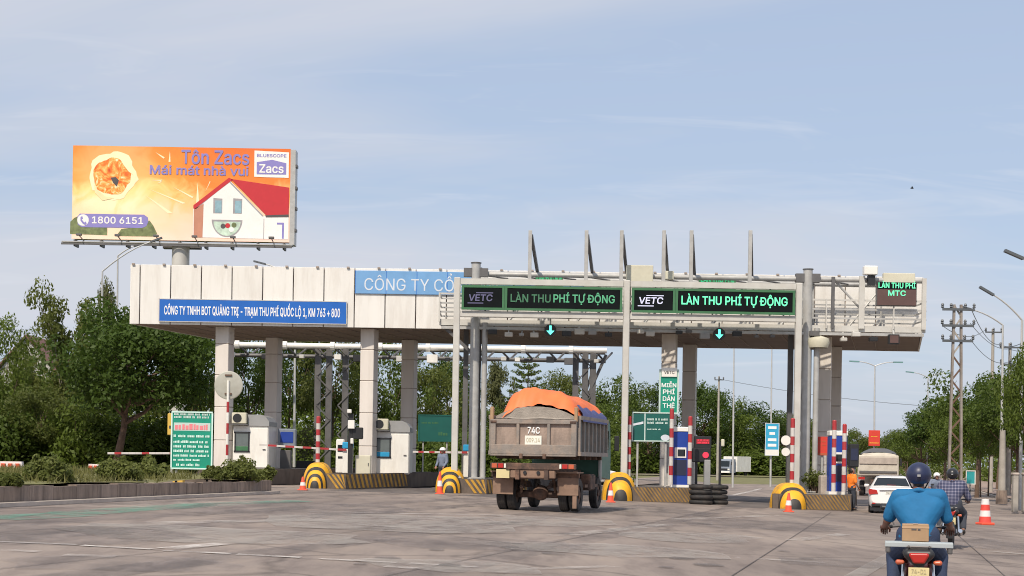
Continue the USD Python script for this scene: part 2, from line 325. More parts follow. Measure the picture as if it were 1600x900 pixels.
leafy('grass_blade', (0.12, 0.12, 0.035), (0.30, 0.27, 0.10), 0.25)
emit('led_mint', (0.16, 1.0, 0.50), 1.25); emit('led_dim', (0.12, 0.55, 0.24), 0.30); emit('led_violet', (0.42, 0.38, 0.72), 0.30)
emit('led_white', (0.82, 0.80, 1.0), 1.0); emit('led_arrow', (0.15, 1.0, 0.75), 1.6); emit('led_green', (0.05, 0.75, 0.32), 0.8)
emit('led_red', (1.0, 0.03, 0.08), 1.1); emit('led_deep_red', (0.8, 0.015, 0.03), 0.5)

# road: worn concrete and asphalt with darker lanes, patches and fine cracks
def road_material(name, base, warm):
    MAT[name] = usdkit.material(stage, '/World/Looks/' + name, {
        'g': ('geometry', {}), 'm1': ('mapping', {'rotation': (0, 0, 0.24), 'scale': (0.45, 0.10, 1)}), 'm2': ('mapping', {'rotation': (0, 0, 0.24), 'scale': (1.6, 0.35, 1)}),
        'n1': ('noise_texture', {'scale': 0.55, 'detail': 6.0, 'roughness': 0.62, 'distortion': 0.4}),
        'n2': ('noise_texture', {'scale': 0.9, 'detail': 7.0, 'roughness': 0.65}),
        'n3': ('noise_texture', {'scale': 0.16, 'detail': 5.0, 'roughness': 0.55}),
        'nf': ('noise_texture', {'scale': 45.0, 'detail': 3.0, 'roughness': 0.7}),
        'vo': ('voronoi_texture', {'feature': 'distance_to_edge', 'scale': 0.16}), 'dis': ('noise_texture', {'scale': 0.5, 'detail': 4.0}),
        'va': ('vector_math', {'math_type': 'multiply_add', 'vector2': (1.2, 1.2, 0)}),
        'r1': ('rgb_ramp', {'ramp': [(0.3, tuple(c * 0.72 for c in base)), (0.52, base), (0.72, warm)]}),
        'r2': ('rgb_ramp', {'ramp': [(0.34, (0.74, 0.73, 0.74)), (0.5, (1, 1, 1)), (0.72, (1.16, 1.14, 1.1))]}),
        'r3': ('rgb_ramp', {'ramp': [(0.36, (0.86, 0.85, 0.86)), (0.62, (1.06, 1.05, 1.04))]}),
        'rf': ('rgb_ramp', {'ramp': [(0.3, (0.86,) * 3), (0.7, (1.1,) * 3)]}),
        'rc': ('rgb_ramp', {'ramp': [(0.0, (0.55,) * 3), (0.02, (1,) * 3)]}),
        'a': ('mix', {'mix_type': 'multiply', 'fac': 1.0}), 'b': ('mix', {'mix_type': 'multiply', 'fac': 1.0}),
        'c': ('mix', {'mix_type': 'multiply', 'fac': 1.0}), 'd': ('mix', {'mix_type': 'multiply', 'fac': 0.8}),
        'bp': ('bump', {'strength': 0.35, 'distance': 0.01}), 'p': ('principled_bsdf', {'roughness': 0.85, 'specular_ior_level': 0.25})},
        [('g.position', 'm1.vector'), ('g.position', 'm2.vector'), ('m1.vector', 'n1.vector'), ('m2.vector', 'n2.vector'), ('g.position', 'n3.vector'), ('g.position', 'nf.vector'),
         ('g.position', 'dis.vector'), ('dis.color', 'va.vector1'), ('g.position', 'va.vector3'), ('va.vector', 'vo.vector'), ('vo.distance', 'rc.fac'),
         ('n1.fac', 'r1.fac'), ('n2.fac', 'r2.fac'), ('n3.fac', 'r3.fac'), ('nf.fac', 'rf.fac'), ('r1.color', 'a.color1'), ('r2.color', 'a.color2'),
         ('a.color', 'b.color1'), ('r3.color', 'b.color2'), ('b.color', 'c.color1'), ('rf.color', 'c.color2'), ('c.color', 'd.color1'), ('rc.color', 'd.color2'),
         ('d.color', 'p.base_color'), ('nf.fac', 'bp.height'), ('bp.normal', 'p.normal')], surface='p.BSDF')
road_material('road', (0.262, 0.217, 0.190), (0.325, 0.272, 0.235))
road_material('road_dark', (0.145, 0.127, 0.12), (0.18, 0.158, 0.147))  # darker road tone, for the lane strips and the joints
def worn_paint(name, col, cover=0.5, amax=0.85):
    MAT[name] = usdkit.material(stage, '/World/Looks/' + name, {
        'g': ('geometry', {}), 'm': ('mapping', {'scale': (1, 0.4, 1)}), 'n': ('noise_texture', {'scale': 1.3, 'detail': 9.0, 'roughness': 0.75}),
        'r': ('rgb_ramp', {'ramp': [(cover - 0.1, (0, 0, 0)), (cover + 0.12, (amax,) * 3)]}),
        'p': ('principled_bsdf', {'base_color': col, 'roughness': 0.8}), 't': ('transparent_bsdf', {}), 'x': ('mix_closure', {})},
        [('g.position', 'm.vector'), ('m.vector', 'n.vector'), ('n.fac', 'r.fac'), ('r.color', 'x.fac'), ('t.BSDF', 'x.closure1'), ('p.BSDF', 'x.closure2')], surface='x.closure')
worn_paint('paint_white', (0.62, 0.57, 0.53), 0.47); worn_paint('paint_green', (0.13, 0.30, 0.22), 0.5, .7); worn_paint('paint_faint', (0.50, 0.45, 0.41), 0.52, .7)
worn_paint('paint_pale', (0.40, 0.36, 0.325), 0.47, 0.5); worn_paint('stain_oil', (0.09, 0.078, 0.072), 0.38, 0.4); worn_paint('stain_dark', (0.12, 0.10, 0.092), 0.46, 0.3)
mat('grass_ground', (0.15, 0.145, 0.05), 0.95, var=0.35, scale=1.5, dirt=(0.2, 0.16, 0.1), damt=0.6, dscale=0.5, bump=0.8)
mat('sidewalk', (0.30, 0.22, 0.18), 0.9, var=0.2, scale=1.0, dirt=(0.18, 0.14, 0.11), damt=0.6, dscale=0.6)

# ------------------------------------------------------------------ ground, roads, kerbs
TH = math.radians(13.8); RD = np.array([math.sin(TH), math.cos(TH)]); RP = np.array([math.cos(TH), -math.sin(TH)])
YAW = -TH                                                 # things that face along the road
def sheet(poly, dz, step=4.0):
    """a polygon laid on the fall of the ground, dz above it."""
    from shapely.geometry import Polygon, box as sbox
    P = Polygon(poly); b = B(); x0, _, x1, _ = P.bounds
    cuts = [x0] + [c for c in np.arange(-16, 18.1, step) if x0 < c < x1] + [x1]
    for a, c in zip(cuts[:-1], cuts[1:]):
        q = P.intersection(sbox(a, -1e4, c, 1e5))
        for g in getattr(q, 'geoms', [q]):
            if g.geom_type != 'Polygon' or g.area < 1e-6: continue
            v, f = trimesh.creation.triangulate_polygon(g, engine='earcut')
            b.add(np.column_stack([v, G(v[:, 0]) + dz]), f)
    return b
def kerb_x(Y): return 24.0 + (Y - 70) * 0.2456            # right hand kerb line
def far_x(Y): return WX(1262, 212) + (Y - 212) * 0.2456   # left edge of the road beyond the crossing verge
def left_x(Y): return -3.0 + (Y - 78) * 0.2456            # left edge of the road beyond the booths
struct('ground', sheet([(-900, -60), (900, -60), (900, 2500), (-900, 2500)], -0.03), 'grass_ground')
struct('road', sheet([(-120, -40), (kerb_x(-40), -40), (kerb_x(900), 900), (far_x(900), 900), (far_x(212), 212), (WX(1040, 212), 212), (left_x(84), 84), (-120, 84)], 0.0), 'road')
struct('road', sheet([(-60, 224), (far_x(224) - 1, 224), (far_x(246) - 1, 246), (-60, 246)], 0.0), 'road')
rb = sheet([(kerb_x(20) + .18, 20), (kerb_x(20) + 7, 20), (kerb_x(500) + 7, 500), (kerb_x(500) + .18, 500)], 0.14)
struct('sidewalk', rb, 'sidewalk')
kb = tag(thing('kerb', None, None), kind='structure')
for i in range(60):
    y0 = 40 + i * 2.0; b = B(); p, q = np.array([kerb_x(y0), y0]), np.array([kerb_x(y0 + 1.97), y0 + 1.97])
    b.bar([*p, G(p[0]) + .06], [*q, G(q[0]) + .06], 0.2, 0.2); obj('kerb_stone', b, 'kerb_pale', kb)
struct('median', sheet([(-10, 212.4), (far_x(212.4) - .3, 212.4), (far_x(223.6) - .3, 223.6), (-10, 223.6)], 0.14), 'grass_ground')
# darker lane strips at the barrier, tyre tracks before it, patches, seams
lanes = tag(thing('lane_surface', None, None), kind='structure')
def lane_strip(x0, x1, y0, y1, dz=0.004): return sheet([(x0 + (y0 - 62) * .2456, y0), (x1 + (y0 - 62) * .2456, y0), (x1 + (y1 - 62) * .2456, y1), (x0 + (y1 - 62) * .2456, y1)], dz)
for a, c in ((-7.0, -3.2), (-1.6, 3.4), (8.6, 10.4)): obj('asphalt_lane', lane_strip(a, c, 60, 80), 'road_dark', lanes)
for a, c, y0, y1 in ((-0.6, 0.3, 22, 60), (1.6, 2.5, 20, 60), (-6.2, -5.3, 26, 60), (-4.2, -3.4, 24, 60), (8.9, 9.7, 14, 60), (5.8, 6.6, 13, 58)):
    obj('tyre_track', lane_strip(a, c, y0, y1, 0.008), 'stain_dark', lanes)
# painted markings
marks = tag(thing('road_marking', None, None), kind='structure')
def ground_at(px, py):
    """the point of the ground that the photograph shows there."""
    dx, dy = px - CX, HY - py; u, v = (dx * CR - dy * SR) / FOC, (dx * SR + dy * CR) / FOC; Y = 40.0
    for _ in range(60): Y = (G(u * Y) - 1.5) / v
    return np.array([u * Y, Y])
def stripe(p, q, w, m, dz=0.012):
    p, q = ground_at(*p), ground_at(*q); d = (q - p) / np.linalg.norm(q - p); n = np.array([-d[1], d[0]]) * w / 2
    obj('painted_line', sheet([p - n, q - n, q + n, p + n], dz), m, marks)
for p, q, w, m in (((-30, 846), (120, 852), .2, 'paint_white'), ((128, 853), (238, 859), .2, 'paint_white'), ((255, 861), (360, 866), .2, 'paint_white'), ((370, 867), (470, 872), .2, 'paint_white'),
                   ((500, 874), (620, 880), .2, 'paint_white'), ((640, 881), (745, 887), .2, 'paint_white'), ((260, 858), (350, 850), .35, 'paint_white'),
                   ((0, 860), (60, 863), .3, 'paint_faint'), ((100, 868), (180, 871), .4, 'paint_faint'),
                   ((-20, 811), (120, 804), 1.2, 'paint_green'), ((110, 803), (240, 794), 1.1, 'paint_green'), ((240, 794), (340, 788), 1.2, 'paint_green'), ((340, 788), (470, 783), .9, 'paint_green'),
                   ((230, 818), (520, 812), .7, 'paint_faint'), ((480, 800), (800, 806), .5, 'paint_faint'), ((560, 820), (700, 829), .6, 'paint_faint'), ((870, 838), (1040, 820), .5, 'paint_faint'),
                   ((1050, 812), (1210, 806), .4, 'paint_faint'), ((1330, 905), (1425, 850), .3, 'paint_pale'), ((1425, 850), (1470, 822), .2, 'paint_pale'),
                   ((1140, 775), (1195, 762), .3, 'paint_white'), ((820, 890), (960, 886), .3, 'paint_faint'), ((600, 886), (650, 889), .3, 'paint_white'),
                   ((1240, 845), (1320, 835), .4, 'paint_faint'), ((1545, 862), (1620, 868), .2, 'paint_faint'), ((1150, 872), (1290, 880), .4, 'paint_faint')):
    stripe(p, q, w, m)
seam = tag(thing('slab_joint', None, None), kind='structure')
def joint(p, q, w=0.02): 
    d = (q - p) / np.linalg.norm(q - p); n = np.array([-d[1], d[0]]) * w / 2
    obj('joint', sheet([p - n, q - n, q + n, p + n], 0.010), 'road_dark', seam)
for k in range(-5, 6):
    o = np.array([k * 4.0 + 1.2, 30.0]); joint(o - RD * 18, o + RD * 29)
for k in range(9):
    y = 15.5 + k * 5.2; o = np.array([2.0 + (y - 30) * .2456, y]); joint(o - RP * 19, o + RP * 15)

pt = tag(thing('road_patch', None, None), kind='structure'); r7 = np.random.default_rng(29)
for px, py, w_, d_, m in ((620, 815, 7, 5, 'paint_pale'), (330, 835, 6, 2.5, 'paint_pale'), (950, 860, 5, 2, 'paint_pale'), (1180, 820, 5, 4, 'stain_dark'), (180, 880, 3, 1.6, 'stain_dark'), (760, 850, 4, 2.4, 'stain_dark'), (470, 795, 6, 6, 'stain_dark'),
                          (1080, 840, 3, 2.5, 'paint_pale'), (1300, 880, 2, 1.4, 'stain_dark'), (1540, 850, 3, 3, 'stain_dark'), (700, 885, 3, 1.2, 'paint_pale'), (1000, 800, 5, 5, 'stain_dark'), (60, 835, 5, 3, 'stain_dark'), (850, 815, 4, 3, 'paint_pale')):
    c = ground_at(px, py); a = np.arange(14) * 2 * PI / 14; rr = r7.uniform(.75, 1.1, 14); obj('patch', sheet([tuple(c + RP * math.cos(q) * w_ / 2 * k + RD * math.sin(q) * d_ * k) for q, k in zip(a, rr)], .016), m, pt)
for k in range(26):
    c = ground_at(r7.uniform(560, 1360), r7.uniform(795, 890)); rr = r7.uniform(.08, .26); a = np.arange(9) * 2 * PI / 9; obj('oil_spot', sheet([tuple(c + np.array([math.cos(q), 1.4 * math.sin(q)]) * rr * r7.uniform(.7, 1.1)) for q in a], .018), 'stain_oil', pt)

# left planter bed with its low stone edge
PK = [np.array([-13.8, 16.0]), np.array([-12.9, 24.0]), np.array([-11.35, 34.0]), np.array([-9.6, 44.8]), np.array([-8.35, 52.6])]
PE = np.array([-10.8, 57.5])
pl = thing('planter_wall', 'long low weathered stone kerb wall round the shrub bed left of the toll lanes', 'wall')
line = PK + [PE]
for p, q in zip(line[:-1], line[1:]):
    n = max(1, int(round(np.linalg.norm(q - p) / 1.25)))
    for i in range(n):
        a, c = p + (q - p) * i / n, p + (q - p) * (i + .985) / n; b = B()
        h = .43 + rng.uniform(-.025, .025)
        b.bar([*a, G(a[0]) + h / 2], [*c, G(c[0]) + h / 2], 0.26 + rng.uniform(-.012, .012), h); obj('kerb_block', b, 'kerb_stone', pl)
b = B()
for p, q in zip(PK[:-1], PK[1:]):
    o = np.array([.3, -.05]); b.bar([*(p + o), G(p[0]) + .04], [*(q + o), G(q[0]) + .04], .3, .09)
struct('gutter', b, 'kerb_pale')
poly = [tuple(p + [-.1, 0]) for p in PK] + [tuple(PE)] + [(-17, 60), (-40, 60), (-40, 16)]
def bed_z(x, y): return G(x) + .42 + .18 * meshkit.fbm(np.stack([np.asarray(x) * .35, np.asarray(y) * .35, np.zeros_like(np.asarray(x, float))], -1), 3, 5)
b = sheet(poly, 0.40, 1.0); m = fixed(b).subdivide().subdivide(); v = np.array(m.vertices)
m = trimesh.Trimesh(np.column_stack([v[:, :2], np.maximum(bed_z(v[:, 0], v[:, 1]) - .04, G(v[:, 0]) + .38)]), m.faces, process=False)
q = usdkit.mesh(stage, path_for(None, 'planter_soil'), m, MAT['grass_ground'], smooth=True).GetPrim(); q.SetCustomDataByKey('kind', 'structure')
# tufts of grass on it
def in_bed(x, y):
    for p, q in zip(PK[:-1], PK[1:]):
        if p[1] <= y <= q[1]: return x < p[0] + (q[0] - p[0]) * (y - p[1]) / (q[1] - p[1]) - .25
    return False
b = B(); gv, gf = [], []; n = 0
r2 = np.random.default_rng(11)
while n < 15000:
    y = r2.uniform(24, 52.5); x = r2.uniform(-26, -8.5)
    if not in_bed(x, y) or meshkit.noise(np.array([x * .5, y * .5, 2.0])) < r2.uniform(.15, .7): continue
    z = float(bed_z(x, y)) - .06; a = r2.uniform(0, PI); h = r2.uniform(.08, .30); w = r2.uniform(.012, .03); lean = r2.normal(0, .09, 2)
    dx, dy = math.cos(a) * w, math.sin(a) * w
    gv += [(x - dx, y - dy, z), (x + dx, y + dy, z), (x + lean[0], y + lean[1], z + h)]; gf.append((n * 3, n * 3 + 1, n * 3 + 2)); n += 1
b.add(gv, gf); o = obj('grass', b, 'grass_blade'); tag(o, 'yellow green grass tufts growing in the shrub bed on the left', 'grass', kind='stuff')

# ------------------------------------------------------------------ vegetation builders
def leaf_cloud(centres, radii, n, size, seed, flat=0.75, droop=0.0):
    """n small folded leaves spread over clumps: vertices and triangles."""
    r = np.random.default_rng(seed); centres = np.asarray(centres, float); radii = np.asarray(radii, float)
    w = radii ** 2; k = r.choice(len(centres), n, p=w / w.sum())
    d = r.normal(size=(n, 3)); d /= np.linalg.norm(d, axis=1, keepdims=True)
    rad = radii[k] * (0.35 + 0.75 * r.random(n) ** 0.6); p = centres[k] + d * rad[:, None] * [1, 1, flat]
    nrm = d * .6 + r.normal(0, .55, (n, 3)) + [0, 0, .45]; nrm /= np.linalg.norm(nrm, axis=1, keepdims=True)
    a = np.cross(nrm, r.normal(size=(n, 3))); a /= np.linalg.norm(a, axis=1, keepdims=True); a[:, 2] -= droop; a /= np.linalg.norm(a, axis=1, keepdims=True)
    b_ = np.cross(nrm, a); s = size * r.uniform(.6, 1.35, n)[:, None]
    v = np.stack([p - a * s, p + b_ * s * .5, p + a * s, p - b_ * s * .5], 1).reshape(-1, 3)
    i = np.arange(n)[:, None] * 4
    return v, np.vstack([i + [0, 1, 2], i + [0, 2, 3]])
def broad_tree(name, label, seed, H=9.0, R=4.0, clear=2.2, leaves=9000, lsize=.17, lm='leaf_dark', clumps=46, trunk_r=.2, bark='bark', loc=(0, 0, 0), rz=0, group=None, lean=0.0, flat=.8):
    r = np.random.default_rng(seed); t = thing(name, label, 'tree', loc, rz, group)
    b = B(); top = np.array([lean * .5, 0, clear + (H - clear) * .45])
    mid = np.array([lean * .35 + r.normal(0, .1), r.normal(0, .1), clear]); b.path([(0, 0, -.1), mid * .5, mid, top], trunk_r, trunk_r * .5, 9)
    cs, rs = [], []
    for i in range(clumps):
        u = r.random(); el = math.acos(1 - 1.75 * u); az = r.uniform(0, 2 * PI); q = r.uniform(.45, 1.0) ** .6
        c = np.array([math.sin(el) * math.cos(az) * R * q, math.sin(el) * math.sin(az) * R * q, clear + (H - clear) * (.52 + .44 * math.cos(el) * q)])
        c[:2] *= 1 + r.normal(0, .1); c[0] += lean
        cs.append(c); rs.append(R * r.uniform(.2, .36))
        if i % 3 == 0:
            s_ = mid + (top - mid) * r.uniform(0, 1); e = s_ + (c - s_) * .8; m_ = (s_ + e) / 2 + [0, 0, -.25]
            b.path([s_, m_, e], trunk_r * .4, .025, 5)
    obj('trunk', b, bark, t)
    v, f = leaf_cloud(cs, rs, leaves, lsize, seed + 1, flat); obj('crown', B().add(v, f), lm, t)
    return t
def feather_tree(name, label, seed, H=11.0, R=3.0, leaves=7000, lm='leaf_olive', loc=(0, 0, 0), rz=0, group=None, stems=7):
    """several thin arching stems with drooping sprays."""
    r = np.random.default_rng(seed); t = thing(name, label, 'tree', loc, rz, group); b = B(); cs, rs = [], []
    for i in range(stems):
        az = r.uniform(0, 2 * PI); o = np.array([math.cos(az), math.sin(az), 0]); h = H * r.uniform(.7, 1.0); sp = R * r.uniform(.25, .9)
        pts = [o * .25 + [0, 0, -.1], o * (.25 + sp * .15) + [0, 0, h * .4], o * (.3 + sp * .5) + [0, 0, h * .8], o * (.3 + sp) + [0, 0, h * .97]]
        b.path(pts, .07, .02, 5)
        for k in range(13):
            q = r.uniform(.28, 1.0); j = min(2, int(q * 3)); p = pts[j] + (pts[j + 1] - pts[j]) * (q * 3 - j)
            cs.append(p + r.normal(0, .45, 3)); rs.append(r.uniform(.4, .85))
    obj('trunk', b, 'bark_grey', t); v, f = leaf_cloud(cs, rs, leaves, .15, seed + 1, .9, droop=.5); obj('crown', B().add(v, f), lm, t); return t
def bush(name, label, seed, H=1.0, R=1.0, leaves=2600, lsize=.075, lm='leaf_shrub', loc=(0, 0, 0), rz=0, group=None, cat='shrub', clumps=16):
    r = np.random.default_rng(seed); t = thing(name, label, cat, loc, rz, group); b = B(); cs, rs = [], []
    for i in range(clumps):
        az = r.uniform(0, 2 * PI); q = math.sqrt(r.random()); c = np.array([math.cos(az) * q * R * .8, math.sin(az) * q * R * .8, H * r.uniform(.25, .85) * (1.1 - .45 * q)])
        cs.append(c); rs.append(H * r.uniform(.2, .34)); b.path([(c[0] * .15, c[1] * .15, -.08), (c[0] * .6, c[1] * .6, c[2] * .5), c], .018 + H * .006, .008, 4)
        if r.random() < .6: cs.append(c * [1.15, 1.15, 1.25] + [0, 0, H * .08]); rs.append(H * .12)
    obj('stems', b, 'bark', t); v, f = leaf_cloud(cs, rs, leaves, lsize, seed + 3, .85); obj('foliage', B().add(v, f), lm, t); return t

# ------------------------------------------------------------------ toll canopy
CY = 68.6; pA = W(203, 504, CY); pB = W(1441, 529, CY)
CX0, CX1 = pA[0], pB[0]; CZ0 = (pA[2] + pB[2]) / 2; CZ1 = CZ0 + 2.68
DEP = 9.0; SH = DEP * .2456                               # the canopy is skewed along the road
can = thing('toll_canopy', 'long toll plaza canopy with cream fascia panels, brown underside and square columns', 'canopy')
xs = [CX0, CX0 + .42] + [CX0 + .42 + 1.37 * k for k in range(1, 25)]; xs = [x for x in xs if x < CX1 - .3] + [CX1]
for i, (a, c) in enumerate(zip(xs[:-1], xs[1:])):
    b = B(); b.box((a + c) / 2, CY + .03, (CZ0 + CZ1) / 2, c - a - .045, .06, CZ1 - CZ0 - .02, ch=.012); obj('fascia_panel', b, 'panel_white', can)
b = B(); b.box((CX0 + CX1) / 2, CY + .16, (CZ0 + CZ1) / 2, CX1 - CX0 - .06, .10, CZ1 - CZ0 - .06); obj('fascia_backing', b, 'seam', can)
b = B()
for k in range(1, len(xs), 1):
    if xs[k] < CX1 - .4: b.box(xs[k] - .3, CY - .02, CZ1 + .0, .12, .12, .07)
obj('fixing_clip', b, 'seam', can, kind='stuff')
for x in (CX0, CX1):
    b = B(); b.bar([x, CY + .1, (CZ0 + CZ1) / 2], [x + SH, CY + DEP, (CZ0 + CZ1) / 2], .08, CZ1 - CZ0 - .03); obj('end_panel', b, 'panel_white', can)
b = B(); b.box((CX0 + CX1) / 2 + SH, CY + DEP, (CZ0 + CZ1) / 2, CX1 - CX0, .08, CZ1 - CZ0 - .05); obj('rear_fascia', b, 'panel_white', can)
def skew(z, t):
    b = B(); v = [(CX0 + .05, CY + .22, z), (CX1 - .05, CY + .22, z), (CX1 - .05 + SH, CY + DEP - .06, z), (CX0 + .05 + SH, CY + DEP - .06, z)]
    b.add(v + [(x, y, zz + t) for x, y, zz in v], [[3, 2, 1, 0], [4, 5, 6, 7], [0, 1, 5, 4], [1, 2, 6, 5], [2, 3, 7, 6], [3, 0, 4, 7]]); return b
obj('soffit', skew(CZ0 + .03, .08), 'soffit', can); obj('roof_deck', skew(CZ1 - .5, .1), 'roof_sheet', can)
b = B()
for k in range(1, 34):
    x = CX0 + (CX1 - CX0) * k / 34; b.bar([x, CY + .3, CZ0 + .015], [x + SH * .95, CY + DEP - .3, CZ0 + .015], .03, .03)
obj('soffit_rib', b, 'seam', can, kind='stuff')
ISL = .62
def column(px, Y, tone='column_tile', w=.64):
    x = WX(px, Y, 620); z0 = G(x) + ISL - .05; b = B(); hs = [z0, z0 + 1.25, z0 + 2.75, z0 + 4.2, z0 + 5.6, CZ0 + .02]
    hs = [h for h in hs if h < CZ0 - .3] + [CZ0 + .02]
    for a, c in zip(hs[:-1], hs[1:]): b.box(x, Y, (a + c) / 2 + .012, w, w, c - a - .028, rz=YAW, ch=.015)
    cc = obj('column', b, tone, can)
    b = B(); b.box(x, Y, (z0 + CZ0) / 2, w - .05, w - .05, CZ0 - z0 - .02, rz=YAW); obj('column_core', b, 'seam', cc)
    return x
YC0, YC1 = CY + .98, CY + 7.0
for px, Y in ((350, YC0), (427, YC1), (576, YC0), (639, YC1), (1045, YC0), (1077, YC1), (1287, YC0), (1304, YC1)): column(px, Y)

# writing on the fascia
sg = thing('company_sign', 'bright blue sign board with white capitals low on the canopy fascia', 'sign', (W(249, 487, CY - .06)[0], CY - .05, W(396, 487, CY)[2]))
sw = W(541, 487, CY)[0] - W(249, 487, CY)[0]
b = B(); b.box(sw / 2, 0, 0, sw, .06, .99, ch=.01); obj('board', b, 'sign_blue', sg)
b = B(); b.text('CÔNG TY TNHH BOT QUẢNG TRỊ - TRẠM THU PHÍ QUỐC LỘ 1, KM 763 + 800', .22, -.30, sw - .5, .68, y=-.032, bold=True); obj('lettering', b, 'white_letter', sg)
b = B(); b.box(sw / 2, -.012, .5, sw + .05, .05, .03); b.box(sw / 2, -.012, -.5, sw + .05, .05, .03); b.box(-.01, -.012, 0, .03, .05, 1.0); b.box(sw + .01, -.012, 0, .03, .05, 1.0); obj('frame', b, 'steel_white', sg)
x0 = W(555, 441, CY)[0]; z0 = W(640, 460, CY)[2]; sw2 = 10.2
sg = thing('company_sign', 'faded light blue sign band with pale capitals high on the canopy fascia', 'sign', (x0, CY - .05, z0))
b = B(); b.box(sw2 / 2, 0, .51, sw2, .05, 1.03, ch=.01); obj('board', b, 'sign_blue_faded', sg)
b = B(); b.text('CÔNG TY CỔ PHẦN', .42, .15, 5.95, .80, y=-.027); obj('lettering', b, 'letter_faded', sg)
b = B()
for k in range(7): b.box(.02 + 1.37 * k, -.012, .51, .025, .03, 1.03)
obj('panel_seam', b, 'sign_blue', sg)

# ------------------------------------------------------------------ toll islands, bumpers, cones
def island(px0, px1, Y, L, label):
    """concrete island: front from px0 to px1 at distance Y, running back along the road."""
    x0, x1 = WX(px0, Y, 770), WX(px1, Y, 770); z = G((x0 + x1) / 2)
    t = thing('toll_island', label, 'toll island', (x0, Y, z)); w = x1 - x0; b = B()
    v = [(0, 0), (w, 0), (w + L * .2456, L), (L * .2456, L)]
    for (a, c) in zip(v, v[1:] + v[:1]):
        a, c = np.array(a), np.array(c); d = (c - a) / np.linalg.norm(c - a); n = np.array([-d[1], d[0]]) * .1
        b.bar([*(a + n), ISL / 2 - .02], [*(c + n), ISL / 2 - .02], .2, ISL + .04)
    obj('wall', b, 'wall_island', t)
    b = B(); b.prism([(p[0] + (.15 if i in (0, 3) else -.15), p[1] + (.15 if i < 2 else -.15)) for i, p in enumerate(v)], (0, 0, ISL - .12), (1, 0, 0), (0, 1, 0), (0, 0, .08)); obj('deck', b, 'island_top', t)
    return t, w
def chevrons(t, p, q, n, m='stripe_worn'):
    """worn diagonal hazard bars on a wall face from p to q (local coordinates)."""
    p, q = np.array(p, float), np.array(q, float); d = (q - p); L = np.linalg.norm(d); d /= L; nn = np.array([d[1], -d[0]])
    st = L / n
    for i in range(n):
        a = i * st; b = B(); lo, hi = .02, ISL - .03; s = .42; w = st * .5
        pts = [(a, hi), (a + w, hi), (min(a + w + s, L), lo), (min(a + s, L), lo)]
        o = np.array([*(p + nn * .004), 0]); b.prism(pts, o, [*d, 0], [0, 0, 1], [*(nn * .006), 0]); obj('hazard_stripe', b, m, t)
def bumper(px, pyb, pyt, Y, w, label, cuts):
    """rounded nose of an island: concentric arches of yellow and black round a dark opening, swelling back."""
    x = WX(px, Y, pyb); z = G(x); h = (pyb - pyt) * Y / FOC; t = thing('crash_cushion', label, 'crash barrier', (x, Y, z)); R = w / 2; n = 22
    def ring_pts(q):
        a = np.linspace(0, PI, n); return np.stack([R * q * np.sign(np.cos(a)) * np.abs(np.cos(a)) ** .8, np.full(n, .85 * q ** 2.2), h * q * np.sin(a) ** .85], 1)
    for k, (a_, c_) in enumerate(zip(cuts[:-1], cuts[1:])):
        v = []; m = 4
        for i in range(m + 1): v.append(ring_pts(a_ + (c_ - a_) * i / m))
        v = np.concatenate(v); f = [[i * n + q, i * n + q + 1, (i + 1) * n + q + 1, (i + 1) * n + q] for i in range(m) for q in range(n - 1)]
        obj('band', B().add(v, f), 'hazard_black' if k % 2 == 0 else 'hazard_yellow', t, smooth=True)
    v = ring_pts(1.0); u = v + [0, .9, 0]; obj('shoulder', B().add(np.vstack([v, u]), [[q, q + 1, n + q + 1, n + q] for q in range(n - 1)]), 'hazard_yellow', t, smooth=True)
    return t
IY = [62.0, 63.6, 62.3, 60.3]
il = ['dark toll island wall with worn hazard stripes carrying the booth nearest the blue topped cabinet', 'dark toll island wall behind the dump truck with worn hazard stripes',
      'broad toll island wall that carries the narrow green banner and a blue kiosk', 'broad toll island wall beside the white car']
pw = [(485, 540, 16), (697, 760, 15), (962, 1082, 11), (1208, 1330, 9)]
isl = []
for (a, c, L), Y, lb in zip(pw, IY, il):
    t, w = island(a, c, Y + .5, L, lb); isl.append(t)
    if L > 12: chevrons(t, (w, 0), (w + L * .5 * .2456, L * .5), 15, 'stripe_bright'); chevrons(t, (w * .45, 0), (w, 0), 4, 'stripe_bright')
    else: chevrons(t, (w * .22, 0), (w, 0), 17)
t0, w = island(262, 420, 64.5, 14, 'toll island behind the shrub bed carrying the first white booth')
bl = ['tall black and yellow banded crash cushion nearest the first barrier arm', 'yellow crash cushion in front of the person with the white helmet', 'yellow crash cushion at the right of the dump truck',
      'squat yellow crash cushion nearest the white car']
C0, C1 = [.02, .30, .44, .56, .70, .82, .99], [.02, .40, .72, .84, 1.0]
for (px, pyb, pyt, w, cu), Y, lb in zip(((491, 763, 722, 1.18, C0), (702, 770, 729, 1.25, C0), (970, 783, 738, 1.36, C1), (1242, 798, 757, 1.42, C1)), IY, bl): bumper(px, pyb, pyt, Y, w, lb, cu)
def cone(px, pyb, pyt, label, grp=None, Y=None):
    g = ground_at(px, pyb); h = (pyb - pyt) * g[1] / FOC; t = thing('traffic_cone', label, 'traffic cone', (g[0], g[1], G(g[0])), 0, grp)
    b = B(); b.box(0, 0, .02, .36, .36, .04, ch=.01); obj('base', b, 'cone_orange', t)
    b = B(); b.lathe([(.13, .035), (.0825, h * .6), (.035, h), (0, h)], 18); obj('body', b, 'cone_orange', t, smooth=40)
    b = B(); b.lathe([(.1065, h * .35), (.1115, h * .35), (.0875, h * .6), (.0825, h * .6)], 18); obj('reflective_band', b, 'cone_white', t, smooth=40)
